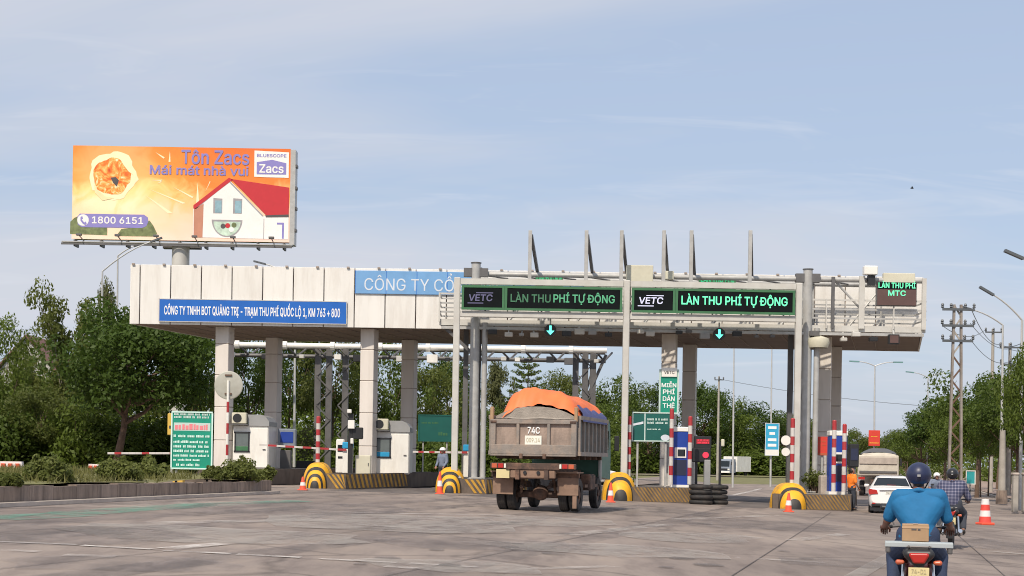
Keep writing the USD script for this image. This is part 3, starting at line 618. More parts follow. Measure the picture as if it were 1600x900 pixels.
for px, pb, pt, lb in ((473, 766, 745, 'orange traffic cone in front of the tall banded crash cushion'), (687, 772, 737, 'orange traffic cone in front of the crash cushion left of the truck'),
                       (954, 785, 754, 'orange traffic cone in front of the crash cushion right of the truck'), (1232, 800, 770, 'orange traffic cone in front of the crash cushion nearest the white car')): cone(px, pb, pt, lb)
g = ground_at(1539, 820); t = thing('traffic_drum', 'red and white banded traffic drum on the right side of the road', 'traffic drum', (g[0], g[1], G(g[0])), .2, None, (.74, .74, .98))
pr = [(.30, .0), (.30, .05), (.265, .08), (.25, .27), (.215, .28), (.205, .48), (.185, .49), (.175, .69), (.155, .70), (.14, .86), (.0, .88)]
b = B(); b.box(0, 0, .04, .62, .62, .08, ch=.02); obj('foot', b, 'cone_orange', t)
for i, (z0, z1, r0, r1) in enumerate(((.08, .28, .27, .245), (.28, .48, .24, .215), (.48, .68, .21, .19), (.68, .86, .185, .16))):
    b = B(); b.lathe([(r0, z0), (r1, z1), (r1 - .03, z1 + .002)] + ([(0, z1 + .01)] if i == 3 else []), 20); obj('band', b, 'red_bright' if i % 2 == 0 else 'cone_white', t, smooth=40)
# tyres that guard the island end
for k, (px, lb) in enumerate(((1095, 'stack of black tyres on the road below the red lane light'), (1119, 'stack of black tyres at the open lane, below the thin lamp post'))):
    g = ground_at(px, 788); t = thing('tyre_stack', lb, 'tyres', (g[0], g[1], G(g[0])))
    for i in range(4): obj('tyre', B().wheel((.02 * math.sin(i * 2.1 + k), .02, .095 + i * .19), .42, .19, (0, 0, 1) if False else (0, 0, 1), n=22) if False else B().lathe([(.28, .01 + i * .205), (.42, 0 + i * .205), (.475, .04 + i * .205), (.485, .092 + i * .205), (.475, .145 + i * .205), (.42, .184 + i * .205), (.28, .175 + i * .205), (.28, .01 + i * .205)], 24, (.02 * math.sin(i * 2.1 + k), .015 * math.cos(i * 3), 0)), 'rubber', t, smooth=50)

# ------------------------------------------------------------------ sign frame over the lanes
FY = 64.4; ZFT = W(985, 444, FY)[2]; ZFB = W(985, 494.5, FY)[2]
fx = [WX(712, FY, 600), WX(977, FY, 600), WX(1246, FY, 600)]
fr = thing('sign_frame', 'pale square steel portal frame that holds the two long lane signs', 'gantry')
for x in fx:
    z0 = G(x) + ISL; p = B(); p.box(x, FY, (z0 + ZFT + .16) / 2, .27, .27, ZFT + .16 - z0, ch=.03); q = obj('post', p, 'steel_white', fr)
    b = B(); b.box(x, FY, z0 + .03, .62, .62, .06, ch=.01)
    for i in (-1, 1):
        for j in (-1, 1): b.tube((x + .24 * i, FY + .24 * j, z0 + .06), (x + .24 * i, FY + .24 * j, z0 + .12), .025, n=6)
    obj('base_plate', b, 'steel', q)
for a, c in zip(fx[:-1], fx[1:]):
    for z in (ZFT, ZFB):
        b = B(); b.bar([a + .15, FY, z], [c - .15, FY, z], .26, .24); obj('beam', b, 'steel_white', fr)
    b = B()
    for k in range(1, 6):
        x = a + (c - a) * k / 6; b.box(x, FY + .05, (ZFT + ZFB) / 2, .06, .05, ZFT - ZFB - .24)
    obj('sign_bracket', b, 'steel', fr)
def lane_sign(i, bright):
    a, c = fx[i] + .19, fx[i + 1] - .19; z0, z1 = ZFB + .14, ZFT - .16; w, h = c - a, z1 - z0; lit = bright
    t = thing('lane_sign', ('brightly lit' if bright else 'dimly lit') + ' long dark lane sign with glowing green capitals above the ' + ('open right hand lane' if bright else 'dump truck'), 'led sign', (a, FY - .2, z0))
    b = B(); b.box(w / 2, .12, h / 2, w - .1, .22, h - .06); obj('cabinet', b, 'frame_green', t)
    xd = w * .268
    for x0, x1 in ((.05, xd - .035), (xd + .035, w - .05)):
        b = B(); b.box((x0 + x1) / 2, .0, h / 2, x1 - x0 - .12, .03, h - .26); obj('screen', b, 'screen_black', t)
    for x0, x1 in ((.0, xd), (xd, w)):
        b = B()
        for (cx_, cz_, sx, sz) in (((x0 + x1) / 2, .06, x1 - x0 - .004, .10), ((x0 + x1) / 2, h - .06, x1 - x0 - .004, .10), (x0 + .055, h / 2, .10, h - .22), (x1 - .055, h / 2, .10, h - .22)): b.box(cx_, -.01, cz_, sx, .06, sz)
        obj('bezel', b, 'frame_green', t)
    b = B(); y = -.02; lw = xd * .55; lx = xd * .16
    b.text('VETC', lx, h * .36, lw, h * .27, y=y, bold=True, slant=.10, depth=.01)
    b.box(lx + lw * .68, y - .004, h * .69, lw * .72, .01, h * .035); b.box(lx + lw * .3, y - .004, h * .28, lw * .66, .01, h * .035); obj('logo', b, 'led_white' if lit else 'led_violet', t)
    x0, x1 = xd + .25, w - .32
    if lit:
        b = B(); b.text('LÀN THU PHÍ TỰ ĐỘNG', x0, h * .27, x1 - x0, h * .53, y=y, bold=True, depth=.01); obj('lettering', b, 'led_mint', t)
    else:
        cut = .41
        b = B(); b.text('LÀN THU', x0, h * .34, (x1 - x0) * .385, h * .41, y=y, depth=.01, bold=True); obj('lettering', b, 'led_dim', t)
        b = B(); b.text('PHÍ TỰ ĐỘNG', x0 + (x1 - x0) * cut, h * .27, (x1 - x0) * (1 - cut), h * .50, y=y, bold=True, depth=.01); obj('lettering', b, 'led_dim2', t)
emit('led_dim2', (0.16, 0.75, 0.36), 0.55)
lane_sign(0, False); lane_sign(1, True)

# truss gantry with catwalk behind the frame
TY0, TY1 = 66.0, 67.7; ZT = W(1000, 432, TY0)[2]; ZB = W(1340, 514, TY0)[2]
xa, xb = WX(687, TY0, 480), WX(1446, TY0, 480)
tg = thing('truss_gantry', 'grey tubular gantry with catwalk and railings spanning the toll lanes behind the signs', 'gantry')
for px, tp in ((741, 412), (1259, 422)):
    x = WX(px, TY0, 600)
    for k, (yy, r) in enumerate(((TY0 - .1, .20), (TY1, .20))):
        z0 = G(x) + ISL; zt = W(px, tp, TY0)[2]
        b = B(); b.tube((x, yy, z0), (x, yy, zt), r, n=20); q = obj('column', b, 'steel', tg, smooth=40)
        b = B(); b.box(x, yy, z0 + .03, .8, .8, .06); obj('base_plate', b, 'steel', q)
        b = B(); b.tube((x, yy, zt), (x, yy, zt + .04), r + .03, n=20); obj('cap', b, 'steel_dark', q)
    b = B()
    for k in range(7):
        z = G(x) + 1.2 + k * 1.15; s_ = 1 if k % 2 else -1
        b.bar([x, TY0, z - s_ * .5], [x, TY1, z + s_ * .5], .07)
    obj('lacing', b, 'steel_dark', tg)
    for dx in (-.34, .34):
        b = B(); b.box(x + dx, TY0 - .05, ZT + .04, .36, .34, .36); obj('clamp', b, 'steel_dark', tg)
    # companion pole and cable tray
    b = B(); b.tube((x + .42, TY0 - .1, G(x) + ISL), (x + .42, TY0 - .1, ZB), .12, n=12); obj('companion_pole', b, 'steel', tg, smooth=40)
    b = B(); b.box(x + .19, TY0 + .25, (G(x) + ISL + ZB) / 2, .16, .14, ZB - G(x) - ISL); obj('cable_tray', b, 'steel_dark', tg)
    b = B(); b.box(x - .42, TY1 - .3, (G(x) + ISL + ZB) / 2, .22, .22, ZB - G(x) - ISL); obj('rear_post', b, 'steel_dark', tg)
for yy in (TY0, TY1):
    b = B(); b.tube((xa + 1.4, yy, ZT), (xb, yy, ZT), .11, n=10); obj('top_chord', b, 'steel', tg, smooth=40)
    b = B(); b.bar((xa, yy, ZB), (xb, yy, ZB), .16, .26); obj('bottom_chord', b, 'steel_white', tg)
n = 13
for i in range(n):
    x0_, x1_ = xa + 1.4 + (xb - xa - 1.4) * i / n, xa + 1.4 + (xb - xa - 1.4) * (i + 1) / n
    b = B(); b.tube((x0_, TY1, ZB + .15), (x1_, TY1, ZT - .1) if i % 2 else (x0_, TY1, ZT - .1), .045, n=6); obj('web', b, 'steel', tg)
    b = B(); b.tube((x0_, TY0 + .1, ZT), (x1_, TY1 - .1, ZT), .035, n=6); obj('web', b, 'steel_dark', tg)
    b = B(); b.bar((x0_, TY0 + .1, ZB - .05), (x0_, TY1 - .1, ZB - .05), .1, .14); obj('floor_joist', b, 'steel_dark', tg)
b = B(); b.box((xa + xb) / 2, (TY0 + TY1) / 2, ZB + .10, xb - xa, TY1 - TY0 - .2, .05); obj('catwalk_floor', b, 'steel_dark', tg)
b = B(); b.bar((xa + .1, TY0 - .16, ZB - .24), (xb - .1, TY0 - .16, ZB - .24), .10, .12); obj('cable_duct', b, 'steel', tg)
for k, zz in enumerate((.42, .80, 1.2)):
    b = B(); b.bar((xa, TY0 - .08, ZB + zz + .02), (xb, TY0 - .08, ZB + zz + .02), .06, .075); obj('guard_rail', b, 'steel_white' if k == 2 else 'steel', tg)
    b = B(); b.bar((xa, TY1 + .06, ZB + zz), (xb, TY1 + .06, ZB + zz), .05, .06); obj('guard_rail', b, 'steel', tg)
    for xe in (xa, xb):
        b = B(); b.bar((xe, TY0 - .08, ZB + zz), (xe, TY1 + .06, ZB + zz), .05, .06); obj('guard_rail', b, 'steel_white', tg)
for px, w, top in ((687, .07, 1.25), (712, .06, 1.25), (1300, .14, 2.2), (1345, .24, 2.25), (1442, .18, 2.2), (1290, .05, 1.25), (1395, .05, 1.25)):
    x = WX(px, TY0, 480); b = B(); b.box(x, TY0 - .16, ZB + top / 2, w, .1, top); obj('railing_post', b, 'steel_dark' if px == 1300 else 'steel_white', tg)
b = B(); b.tube((WX(1308, TY0, 440), TY0 + .15, ZT - .1), (WX(1352, TY0, 490), TY0 + .15, ZB + .7), .05, n=8); obj('brace', b, 'steel', tg)
b = B(); b.bar((xa + .1, TY0, ZB - .1), (WX(735, TY0, 540), TY0, ZB - 1.25), .12, .14); obj('knee_brace', b, 'steel_dark', tg)
b = B(); b.lathe([(.42, 0), (.50, .22), (.46, .40), (.12, .52), (0, .54)], 20, (WX(1277, TY0, 530), TY0 - .15, ZB - .85)); obj('floodlight', b, 'beige_paint', tg, smooth=40)
# reader heads, cameras and brackets under the catwalk
r3 = np.random.default_rng(21)
for px in (770, 795, 815, 835, 885, 905, 925, 950, 1000, 1015, 1060, 1075, 1100, 1150, 1180, 1205, 1270, 1316, 1335, 1362):
    x = WX(px, TY0, 515); s_ = r3.uniform(.16, .4); zz = ZB - .2 - r3.uniform(.05, .32); b = B()
    b.box(x, TY0 - .3, zz, s_ * 1.1, .3, s_ * .6, ch=.02); b.bar((x, TY0 - .25, zz), (x + r3.uniform(-.2, .2), TY0 + .05, ZB), .05)
    obj('reader_head', b, ['steel_white', 'black_plastic', 'steel_dark', 'grey_plastic'][int(r3.integers(4))], tg)
for px, w, h, tp in ((998, 1.14, .72, 415), (1042, .48, .36, 424)):
    x = WX(px, TY0, 430); z = W(px, tp, TY0 - .4)[2]; b = B(); b.box(x, TY0 - .4, z - h / 2, w, .35, h, ch=.02); obj('control_box', b, 'beige_paint', tg)
x = WX(1357, TY0, 425); z = W(1357, 417, TY0)[2]; b = B(); b.box(x, TY0 - .3, z - .2, .58, .4, .38, ch=.03); q = obj('camera_housing', b, 'white_paint', tg)
b = B(); b.box(x + .06, TY0 - .25, z - .62, .3, .25, .42); obj('camera_mount', b, 'black_plastic', q)
# raking masts on top
for px in (828, 916, 971, 1037, 1080, 1172):
    x = WX(px, FY, 400); zt = W(px, 360, FY)[2]; zz = ZFT + .12
    b = B(); b.box(x, FY, (zz + zt) / 2, .15, .15, zt - zz, ch=.01); q = obj('mast', b, 'steel', fr)
    b = B(); b.bar((x + .05, FY + .1, zt - .2), (x + .36, FY + 1.75, ZT + .1), .12, .15); obj('mast_brace', b, 'steel_dark', q)
# small lane signs on the gantry
def arrow_signal(px, py, label):
    p = W(px, py, TY0 - .55); t = thing('lane_signal', label, 'traffic signal', p); b = B()
    b.prism([(.27 * math.cos(a), .27 * math.sin(a)) for a in np.arange(8) * PI / 4 + PI / 8], (0, 0, 0), (1, 0, 0), (0, 0, 1), (0, .2, 0)); obj('housing', b, 'black_plastic', t)
    b = B(); b.bar((0, .1, .2), (0, .1, .5), .06); obj('hanger', b, 'steel', t)
    b = B(); b.prism([(-.05, .20), (.05, .20), (.05, -.02), (.17, -.02), (0, -.20), (-.17, -.02), (-.05, -.02)], (0, -.012, 0), (1, 0, 0), (0, 0, 1), (0, .01, 0)); obj('arrow', b, 'led_arrow', t)
arrow_signal(860, 516, 'green down arrow signal over the lane of the dump truck'); arrow_signal(1124, 522, 'green down arrow signal over the open lane right of the truck')
p = W(1397, 530, TY0 - .4); t = thing('lane_signal', 'dark unlit square signal under the right end of the catwalk', 'traffic signal', p)
b = B(); b.box(0, .1, 0, .46, .24, .42, ch=.02); obj('housing', b, 'black_plastic', t); b = B(); b.bar((0, .1, .2), (0, .3, .5), .07); obj('hanger', b, 'steel', t)
b = B(); b.box(0, -.03, 0, .36, .012, .32); obj('screen', b, 'screen_brown', t)
p = W(1401, 478, TY0 - .3); t = thing('led_sign', 'brown lane sign with two rows of green capitals at the right end of the gantry', 'led sign', p); w, h = 1.72, 1.02
b = B(); b.box(0, .12, h / 2, w, .2, h, ch=.02); obj('cabinet', b, 'steel_dark', t)
b = B(); b.box(0, .01, h * .36, w - .06, .03, h * .66); obj('screen', b, 'screen_brown', t)
b = B(); b.box(0, .01, h * .85, w - .06, .03, h * .28); obj('screen', b, 'screen_black', t)
b = B(); b.text('LÀN THU PHÍ', -w * .46, h * .74, w * .92, h * .30, y=-.01, bold=True); b.text('MTC', -w * .22, h * .42, w * .44, h * .23, y=-.01, bold=True); obj('lettering', b, 'led_mint', t)
b = B(); b.box(.14, .3, h + .18, 1.36, .25, .46, ch=.02); obj('cover_box', b, 'beige_paint', t)
for px, w_, lb in ((858, 1.2, 'small green lit sign half hidden above the dim lane sign'), (1121, 1.6, 'small green lit sign half hidden above the bright lane sign')):
    p = W(px, 446, TY0 + .6); t = thing('led_sign', lb, 'led sign', p)
    b = B(); b.box(0, .1, 0, w_, .15, .9); obj('cabinet', b, 'frame_green', t)
    b = B(); b.text('LÀN THU PHÍ', -w_ * .45, .14, w_ * .9, .26, y=.015, bold=True); obj('lettering', b, 'led_green', t)

# rear gantry seen under the canopy
RY = 88.0; ZR = W(650, 543, RY)[2]; xr0, xr1 = WX(352, RY, 540), WX(948, RY, 545)
rg = thing('rear_gantry', 'white pipe gantry with dark lattice legs seen beneath the toll canopy', 'gantry')
for yy, zz, r, m in ((RY, ZR, .16, 'white_paint'), (RY + 1.6, ZR, .13, 'steel_dark'), (RY + .8, ZR - .55, .12, 'steel_dark'), (RY + .3, ZR + 1.5, .13, 'steel_dark')):
    b = B(); b.tube((xr0, yy, zz), (xr1, yy, zz), r, n=10); obj('chord', b, m, rg, smooth=40)
for i in range(16):
    x = xr0 + (xr1 - xr0) * (i + .5) / 16; b = B(); b.tube((x, RY, ZR), (x + .6, RY + .8, ZR - .55), .06, n=6); b.tube((x + .6, RY + .8, ZR - .55), (x + 1.1, RY + 1.6, ZR), .06, n=6); obj('web', b, 'steel_dark', rg)
    if i % 2 == 0:
        b = B(); b.tube((x - .12, RY, ZR), (x + .12, RY, ZR), .24, n=12); obj('flange', b, 'white_paint', rg)
    s_ = r3.uniform(.2, .5); b = B(); b.box(x + r3.uniform(-.5, .5), RY - .1, ZR - .5 - r3.uniform(0, .2), s_ * 1.3, .4, s_, ch=.02); obj('reader_head', b, ['white_paint', 'black_plastic', 'steel_dark', 'steel_white'][i % 4], rg)
for px, ws in ((503, (-.35, .3)), (537, (0,)), (912, (-.45, .1, .55))):
    x = WX(px, RY, 620); z0 = G(x)
    for dx in ws:
        b = B(); b.box(x + dx, RY + .8, (z0 + ZR) / 2, .34, .34, ZR - z0); obj('leg', b, 'steel_dark', rg)
    b = B(); k = 9
    for i in range(k):
        za, zb = z0 + (ZR - z0) * i / k, z0 + (ZR - z0) * (i + 1) / k; s_ = .4 if i % 2 else -.4
        b.bar((x - s_, RY + .6, za), (x + s_, RY + .6, zb), .07)
    obj('lacing', b, 'steel_dark', rg)
for d in (0, .5):
    b = B(); b.bar((xr1 - d, RY + .4 + d, ZR - .2), (WX(918, RY, 610) - d * .3, RY + .8, ZR - 2.7), .14); obj('knee_brace', b, 'steel_dark', rg)

# ------------------------------------------------------------------ booths and roadside equipment
def booth(px0, px1, pyb, Y, label):
    x0, x1 = WX(px0, Y, pyb), WX(px1, Y, pyb); w = x1 - x0; z = G(x0) + ISL - .04; t = thing('toll_booth', label, 'booth', (x0, Y, z), 0); H = 2.3; D = 2.3
    b = B(); b.box(w / 2, D / 2, H * .43, w, D, H * .86, ch=.05); obj('body', b, 'white_paint', t)
    b = B(); q = [(w * .42, H * .84), (w + .02, H * .84), (w + .02, H * .93), (w * .92, H * 1.02), (w * .78, H * 1.06), (w * .42, H * 1.06)]
    b.prism(q, (0, -.06, 0), (1, 0, 0), (0, 0, 1), (0, D + .1, 0)); obj('visor', b, 'grey_plastic', t)
    b = B(); b.box(w * .2, D * .5, H * .95, w * .4, D, .06); obj('roof', b, 'steel_dark', t)
    b = B(); wx, wz, ww, wh = w * .26, H * .52, .62, .86
    for c in ((wx, wz + wh / 2, ww + .1, .06), (wx, wz - wh / 2, ww + .1, .06), (wx - ww / 2, wz, .06, wh), (wx + ww / 2, wz, .06, wh)): b.box(c[0], -.015, c[1], c[2], .06, c[3])
    f = obj('window', b, 'black_plastic', t)
    b = B(); b.box(wx, -.01, wz + .12, ww - .06, .02, wh * .66); obj('pane', b, 'glass_grey', f)
    b = B(); b.box(wx, -.01, wz - .29, ww - .06, .022, .2); obj('counter', b, 'frame_green' if px0 < 400 else 'sky_blue_paint', f)
    b = B(); b.box(w * .88, -.03, H * .38, .13, .05, .04); obj('door_handle', b, 'steel_dark', t)
    b = B(); b.box(w * .76, -.006, H * .41, w * .43, .02, H * .76); obj('door', b, 'white_paint', t)
    b = B(); b.box(w * .2, -.16, H * .985, .66, .3, .5, ch=.03); a = obj('air_conditioner', b, 'beige_paint', t)
    b = B(); b.tube((w * .15, -.30, H * .985), (w * .15, -.325, H * .985), .2, n=20); obj('fan_grille', b, 'black_plastic', a)
    b = B(); b.box(w * .2, -.14, H * .985 - .28, .76, .3, .04); obj('bracket', b, 'steel_dark', a)
booth(363, 419, 726, 69.5, 'first white toll booth, behind the shrub bed under the left end of the canopy')
booth(584, 639, 738, 70.0, 'second white toll booth, right of the beige cabinet')
def striped_post(px, pyt, pyb, Y, label, grp=None, r=.088, top_red=True, n=8):
    zt, zb = W(px, pyt, Y)[2], W(px, pyb, Y)[2]; x = WX(px, Y, (pyt + pyb) / 2); t = thing('striped_post', label, 'post', (x, Y, zb), 0, grp); h = zt - zb
    for k in range(n):
        b = B(); b.tube((0, 0, h * k / n), (0, 0, h * (k + 1) / n - .002), r, n=14); obj('band', b, 'red_paint' if (k % 2) == ((n - 1) % 2) else 'post_white', t, smooth=40)
    b = B(); b.lathe([(r, h), (r * .7, h + .04), (0, h + .05)], 12); obj('cap', b, 'red_paint', t)
striped_post(497, 652, 727, 63.6, 'red and white post just behind the tall banded crash cushion')
striped_post(983, 652, 745, 64.6, 'red and white post beside the middle leg of the sign frame')
striped_post(1049, 640, 757, 63.6, 'red and white post at the left edge of the blue kiosk under the green banner')
striped_post(1078, 652, 757, 63.4, 'red and white post at the right edge of the blue kiosk under the green banner')
striped_post(1238, 655, 763, 61.5, 'red and white post left of the right leg of the sign frame')
striped_post(1303, 658, 768, 62.0, 'nearer red and white post in front of the blue kiosk close to the white car')
striped_post(1319, 664, 768, 62.5, 'right red and white post beside the blue kiosk close to the white car')
# round mirror seen from behind
p = W(357, 602, 58.0); z0 = W(353, 728, 58.0)[2]; t = thing('traffic_mirror', 'round traffic mirror seen from behind on a red and white pole', 'mirror', (p[0], 58.0, z0)); h = p[2] - z0
b = B(); b.lathe([(.0, -.02), (.50, .0), (.54, .03), (.54, .06), (.50, .08), (0, .17)], 32); v = np.concatenate(b.v); b.v = [np.stack([v[:, 0], v[:, 2], v[:, 1] + h], 1)]; obj('mirror_shell', b, 'mirror_back', t, smooth=35)
for k in range(8):
    b = B(); b.tube((0, -.05, h * 1.06 * k / 8), (0, -.05, h * 1.06 * (k + 1) / 8 - .002), .05, n=10); obj('pole_band', b, ('red_paint', 'white_paint')[(k + 1) % 2] if k < 6 else 'white_paint', t)
for z in (h + .38, h - .32):
    b = B(); b.box(0, -.03, z, .26, .05, .06); obj('clip', b, 'rust', t)
# barrier gates
def barrier(px_p, px_e, py_p, py_e, Y, label, cab=None):
    p, e = W(px_p, py_p, Y), W(px_e, py_e, Y); t = thing('barrier_gate', label, 'barrier', (p[0], Y, 0)); n = 10
    for k in range(n):
        a, c = p + (e - p) * k / n, p + (e - p) * ((k + 1) / n - .002); b = B(); b.bar([a[0] - p[0], 0, a[2]], [c[0] - p[0], 0, c[2]], .05, .085); obj('arm_band', b, 'red_paint' if k % (2 if cab else 4) == 0 else 'post_white', t)
    zb = G(p[0]) + (ISL if cab is not None else 0); hh = p[2] - zb
    b = B(); b.box(.05, .25, zb + hh * .5 - .02, .42, .4, hh + .12, ch=.03); q = obj('cabinet', b, 'white_paint' if cab else 'yellow_box', t)
    b = B(); b.box(.05, .25, zb + hh + .20, .46, .44, .28, ch=.03); obj('hood', b, 'sky_blue_paint' if cab else 'yellow_box', t)
barrier(541, 405, 703, 695, 66.5, 'red and white barrier arm with white blue topped cabinet across the first lane', True)
barrier(730, 645, 707, 706, 66.5, 'red and white barrier arm across the lane left of the dump truck', True)
barrier(276, 168, 708, 708, 62.0, 'white and red barrier arm left of the green notice board')
b_ = W(568, 707, 66.0); t = thing('equipment_cabinet', 'beige steel cabinet standing left of the second toll booth', 'cabinet', (b_[0], 66.0, G(b_[0]) + ISL - .04))
b = B(); b.box(0, 0, .42, .66, .5, .84, ch=.02); obj('body', b, 'beige_paint', t); b = B(); b.box(.0, -.252, .42, .58, .012, .74); obj('door', b, 'beige_paint', t); b = B(); b.box(.24, -.27, .45, .03, .03, .12); obj('latch', b, 'steel_dark', t)
x = WX(548, 65.5, 680); t = thing('camera_post', 'black post with small white cameras beside the blue topped barrier cabinet', 'camera post', (x, 65.5, G(x) + ISL - .04))
zt = W(548, 645, 65.5)[2] - G(x) - ISL
b = B(); b.box(0, 0, zt / 2, .2, .2, zt); obj('post', b, 'black_plastic', t); b = B(); b.box(.3, 0, zt * .68, .45, .25, .5, ch=.03); obj('signal_head', b, 'black_plastic', t)
for dx, z, w_, h_ in ((-.05, zt + .1, .18, .16), (.04, zt * .82, .28, .36), (.08, zt * .55, .12, .24)):
    b = B(); b.box(dx, -.16, z, w_, .25, h_, ch=.02); obj('camera', b, 'white_paint', t)
x = WX(532, 68.0, 700); t = thing('ticket_machine', 'white ticket machine behind the blue topped barrier cabinet', 'machine', (x, 68.0, G(x) + ISL - .04))
b = B(); b.box(0, 0, .75, .36, .4, 1.5, ch=.04); obj('body', b, 'white_paint', t); b = B(); b.box(.02, -.205, 1.1, .24, .02, .3); obj('screen', b, 'glass_dark', t); b = B(); b.box(.02, -.205, .7, .2, .02, .1); obj('slot', b, 'black_plastic', t)
# lane furniture half seen between the first booth and the rear gantry legs
x = WX(447, 72, 700); t = thing('lane_terminal', 'violet and grey payment terminal under the canopy right of the first booth', 'machine', (x, 72, G(x) + .3))
b = B(); b.box(0, 0, .6, .5, .4, 1.2, ch=.03); obj('plinth', b, 'steel_dark', t); b = B(); b.box(.05, 0, 1.75, .85, .35, .9, ch=.05); obj('head', b, 'lorry_blue', t); b = B(); b.box(.05, -.19, 1.8, .6, .02, .5); obj('screen', b, 'kiosk_blue', t)
x = WX(478, 78, 700); t = thing('flower_stand', 'dark stand with dry foliage under the canopy behind the first barrier arm', 'plant stand', (x, 78, G(x)))
b = B(); b.box(0, 0, .5, .9, .5, 1.0); obj('box', b, 'black_plastic', t); v, f = leaf_cloud([(0, 0, 1.4), (.3, 0, 1.9), (-.3, .1, 2.2), (.2, 0, 2.5)], [.45, .4, .45, .4], 500, .09, 5); obj('foliage', B().add(v, f), 'leaf_pale', t)
def kiosk(px, pyt, Y, wpx, label):
    x = WX(px, Y, 710); zb = G(x) + ISL - .04; zt = W(px, pyt, Y)[2]; h = zt - zb; w = wpx * Y / FOC
    t = thing('kiosk', label, 'kiosk', (x, Y, zb)); b = B(); b.box(0, .25, h * .46, w, .6, h * .92, ch=.04); obj('body', b, 'kiosk_blue', t)
    b = B(); b.box(0, .25, h * .96, w + .04, .64, h * .08, ch=.03); obj('top', b, 'white_paint', t); b = B(); b.box(0, .25, h * .03, w + .06, .66, h * .06); obj('foot', b, 'white_paint', t)
    b = B(); b.box(0, -.06, h * .58, w * .72, .04, h * .17, ch=.01); q = obj('screen_frame', b, 'white_paint', t); b = B(); b.box(.03, -.085, h * .58, w * .46, .02, h * .11); obj('screen', b, 'glass_dark', q)
    b = B(); b.box(0, -.055, h * .34, w * .8, .02, h * .25); obj('panel', b, 'kiosk_navy', t)
kiosk(1063, 667, 64.2, 25, 'blue payment kiosk under the narrow green banner'); kiosk(1310, 673, 63.4, 27, 'blue payment kiosk close to the white car')
# signs and boards
def board_lines(b, x0, x1, z, h, y, seed, gap=.06, fill=1.0):
    """a row of small strokes in word groups, too small to read."""
    r = np.random.default_rng(seed); x = x0; end = x0 + (x1 - x0) * fill
    while x < end - h * .4:
        for k in range(int(r.integers(2, 7))):
            w = h * r.uniform(.28, .62); q = h * r.uniform(.7, 1.0)
            if x > end - w: break
            b.box(x + w / 2, y, z - (h - q) / 2, w, .008, q); x += w + h * r.uniform(.10, .2)
        x += gap * r.uniform(.5, 1.1)
p = W(299, 733, 55.0); t = thing('notice_board', 'green notice board with rows of white writing and a red heading at the shrub bed', 'sign', (p[0], 55.0, p[2]), .03); w, h = 1.44, 2.06
b = B(); b.box(0, .03, h / 2, w, .05, h, ch=.01); obj('board', b, 'sign_green', t)
b = B()
for c in ((0, h - .02, w + .02, .05), (0, .02, w + .02, .05), (-w / 2, h / 2, .05, h - .1), (w / 2, h / 2, .05, h - .1)): b.box(c[0], -.0, c[1], c[2], .05, c[3])
obj('frame', b, 'letter_mint', t)
for i, (z, hh, m, fl) in enumerate(((.955, .05, 'sign_pale', 1), (.905, .05, 'sign_pale', 1), (.575, .055, 'letter_mint', 1), (.475, .055, 'letter_mint', 1), (.395, .055, 'letter_mint', .97), (.315, .055, 'letter_mint', .98), (.235, .05, 'letter_mint', 1), (.16, .045, 'letter_mint', .72), (.075, .055, 'letter_mint', .7))):
    b = B(); board_lines(b, -w * .45 + (.1 if i == 8 else 0), w * .45, z * h, hh * h * .8, -.002, 40 + i, fill=fl); obj('text_line', b, m, t)
b = B(); b.box(0, .002, .735 * h, w * .9, .008, .14 * h); obj('heading_panel', b, 'sign_pale', t)
b = B(); board_lines(b, -w * .42, w * .42, .735 * h, .10 * h, -.006, 77, gap=.03); obj('heading', b, 'letter_pink', t)
for dx in (-.55, .55):
    b = B(); b.box(dx, .08, h / 2 - .4, .07, .06, h + .9); obj('post', b, 'steel', t)
p = W(270, 663, 55.4); t = thing('alarm_box', 'narrow yellow box behind the left edge of the green notice board', 'box', p); b = B(); b.box(0, 0, 0, .34, .2, .78, ch=.02); obj('box', b, 'yellow_box', t); b = B(); b.box(-.02, .06, -1.1, .08, .08, 1.6); obj('post', b, 'steel', t); b = B(); b.box(-.08, -.105, -.1, .06, .02, .1); obj('latch', b, 'ink', t)
def flat_sign(name, label, px0, px1, pyt, pyb, Y, m, post=True, cat='sign', frame='steel_white', fw=.06, zbase=None, d=.06):
    p0, p1 = W(px0, pyb, Y), W(px1, pyb, Y); zt = W((px0 + px1) / 2, pyt, Y)[2]; zb = W((px0 + px1) / 2, pyb, Y)[2]; w, h = p1[0] - p0[0], zt - zb; xc = (p0[0] + p1[0]) / 2
    t = thing(name, label, cat, (xc, Y, zb)); b = B(); b.box(0, .03, h / 2, w - .02, d, h - .02, ch=.008); obj('board', b, m, t)
    if frame:
        b = B()
        for c in ((0, h - fw / 2, w, fw), (0, fw / 2, w, fw), (-w / 2 + fw / 2, h / 2, fw, h - 2 * fw), (w / 2 - fw / 2, h / 2, fw, h - 2 * fw)): b.box(c[0], .0, c[1], c[2], .05, c[3])
        obj('frame', b, frame, t)
    if post:
        g = (G(xc) if zbase is None else zbase) - zb
        for dx in ((-w * .35, w * .35) if w > 1.2 else (0,)):
            b = B(); b.box(dx, .1, (h * .9 + g) / 2, .08, .08, h * .9 - g); obj('post', b, 'steel', t)
    return t, w, h
t, w, h = flat_sign('road_sign', 'wide green board with small faded print below the narrow green banner', 987, 1050, 644, 690, 65.0, 'sign_green_dark', frame='sign_pale', fw=.05)
b = B(); b.box(-w * .18, -.005, h / 2, .05, .02, h * .94); obj('divider', b, 'sign_pale', t)
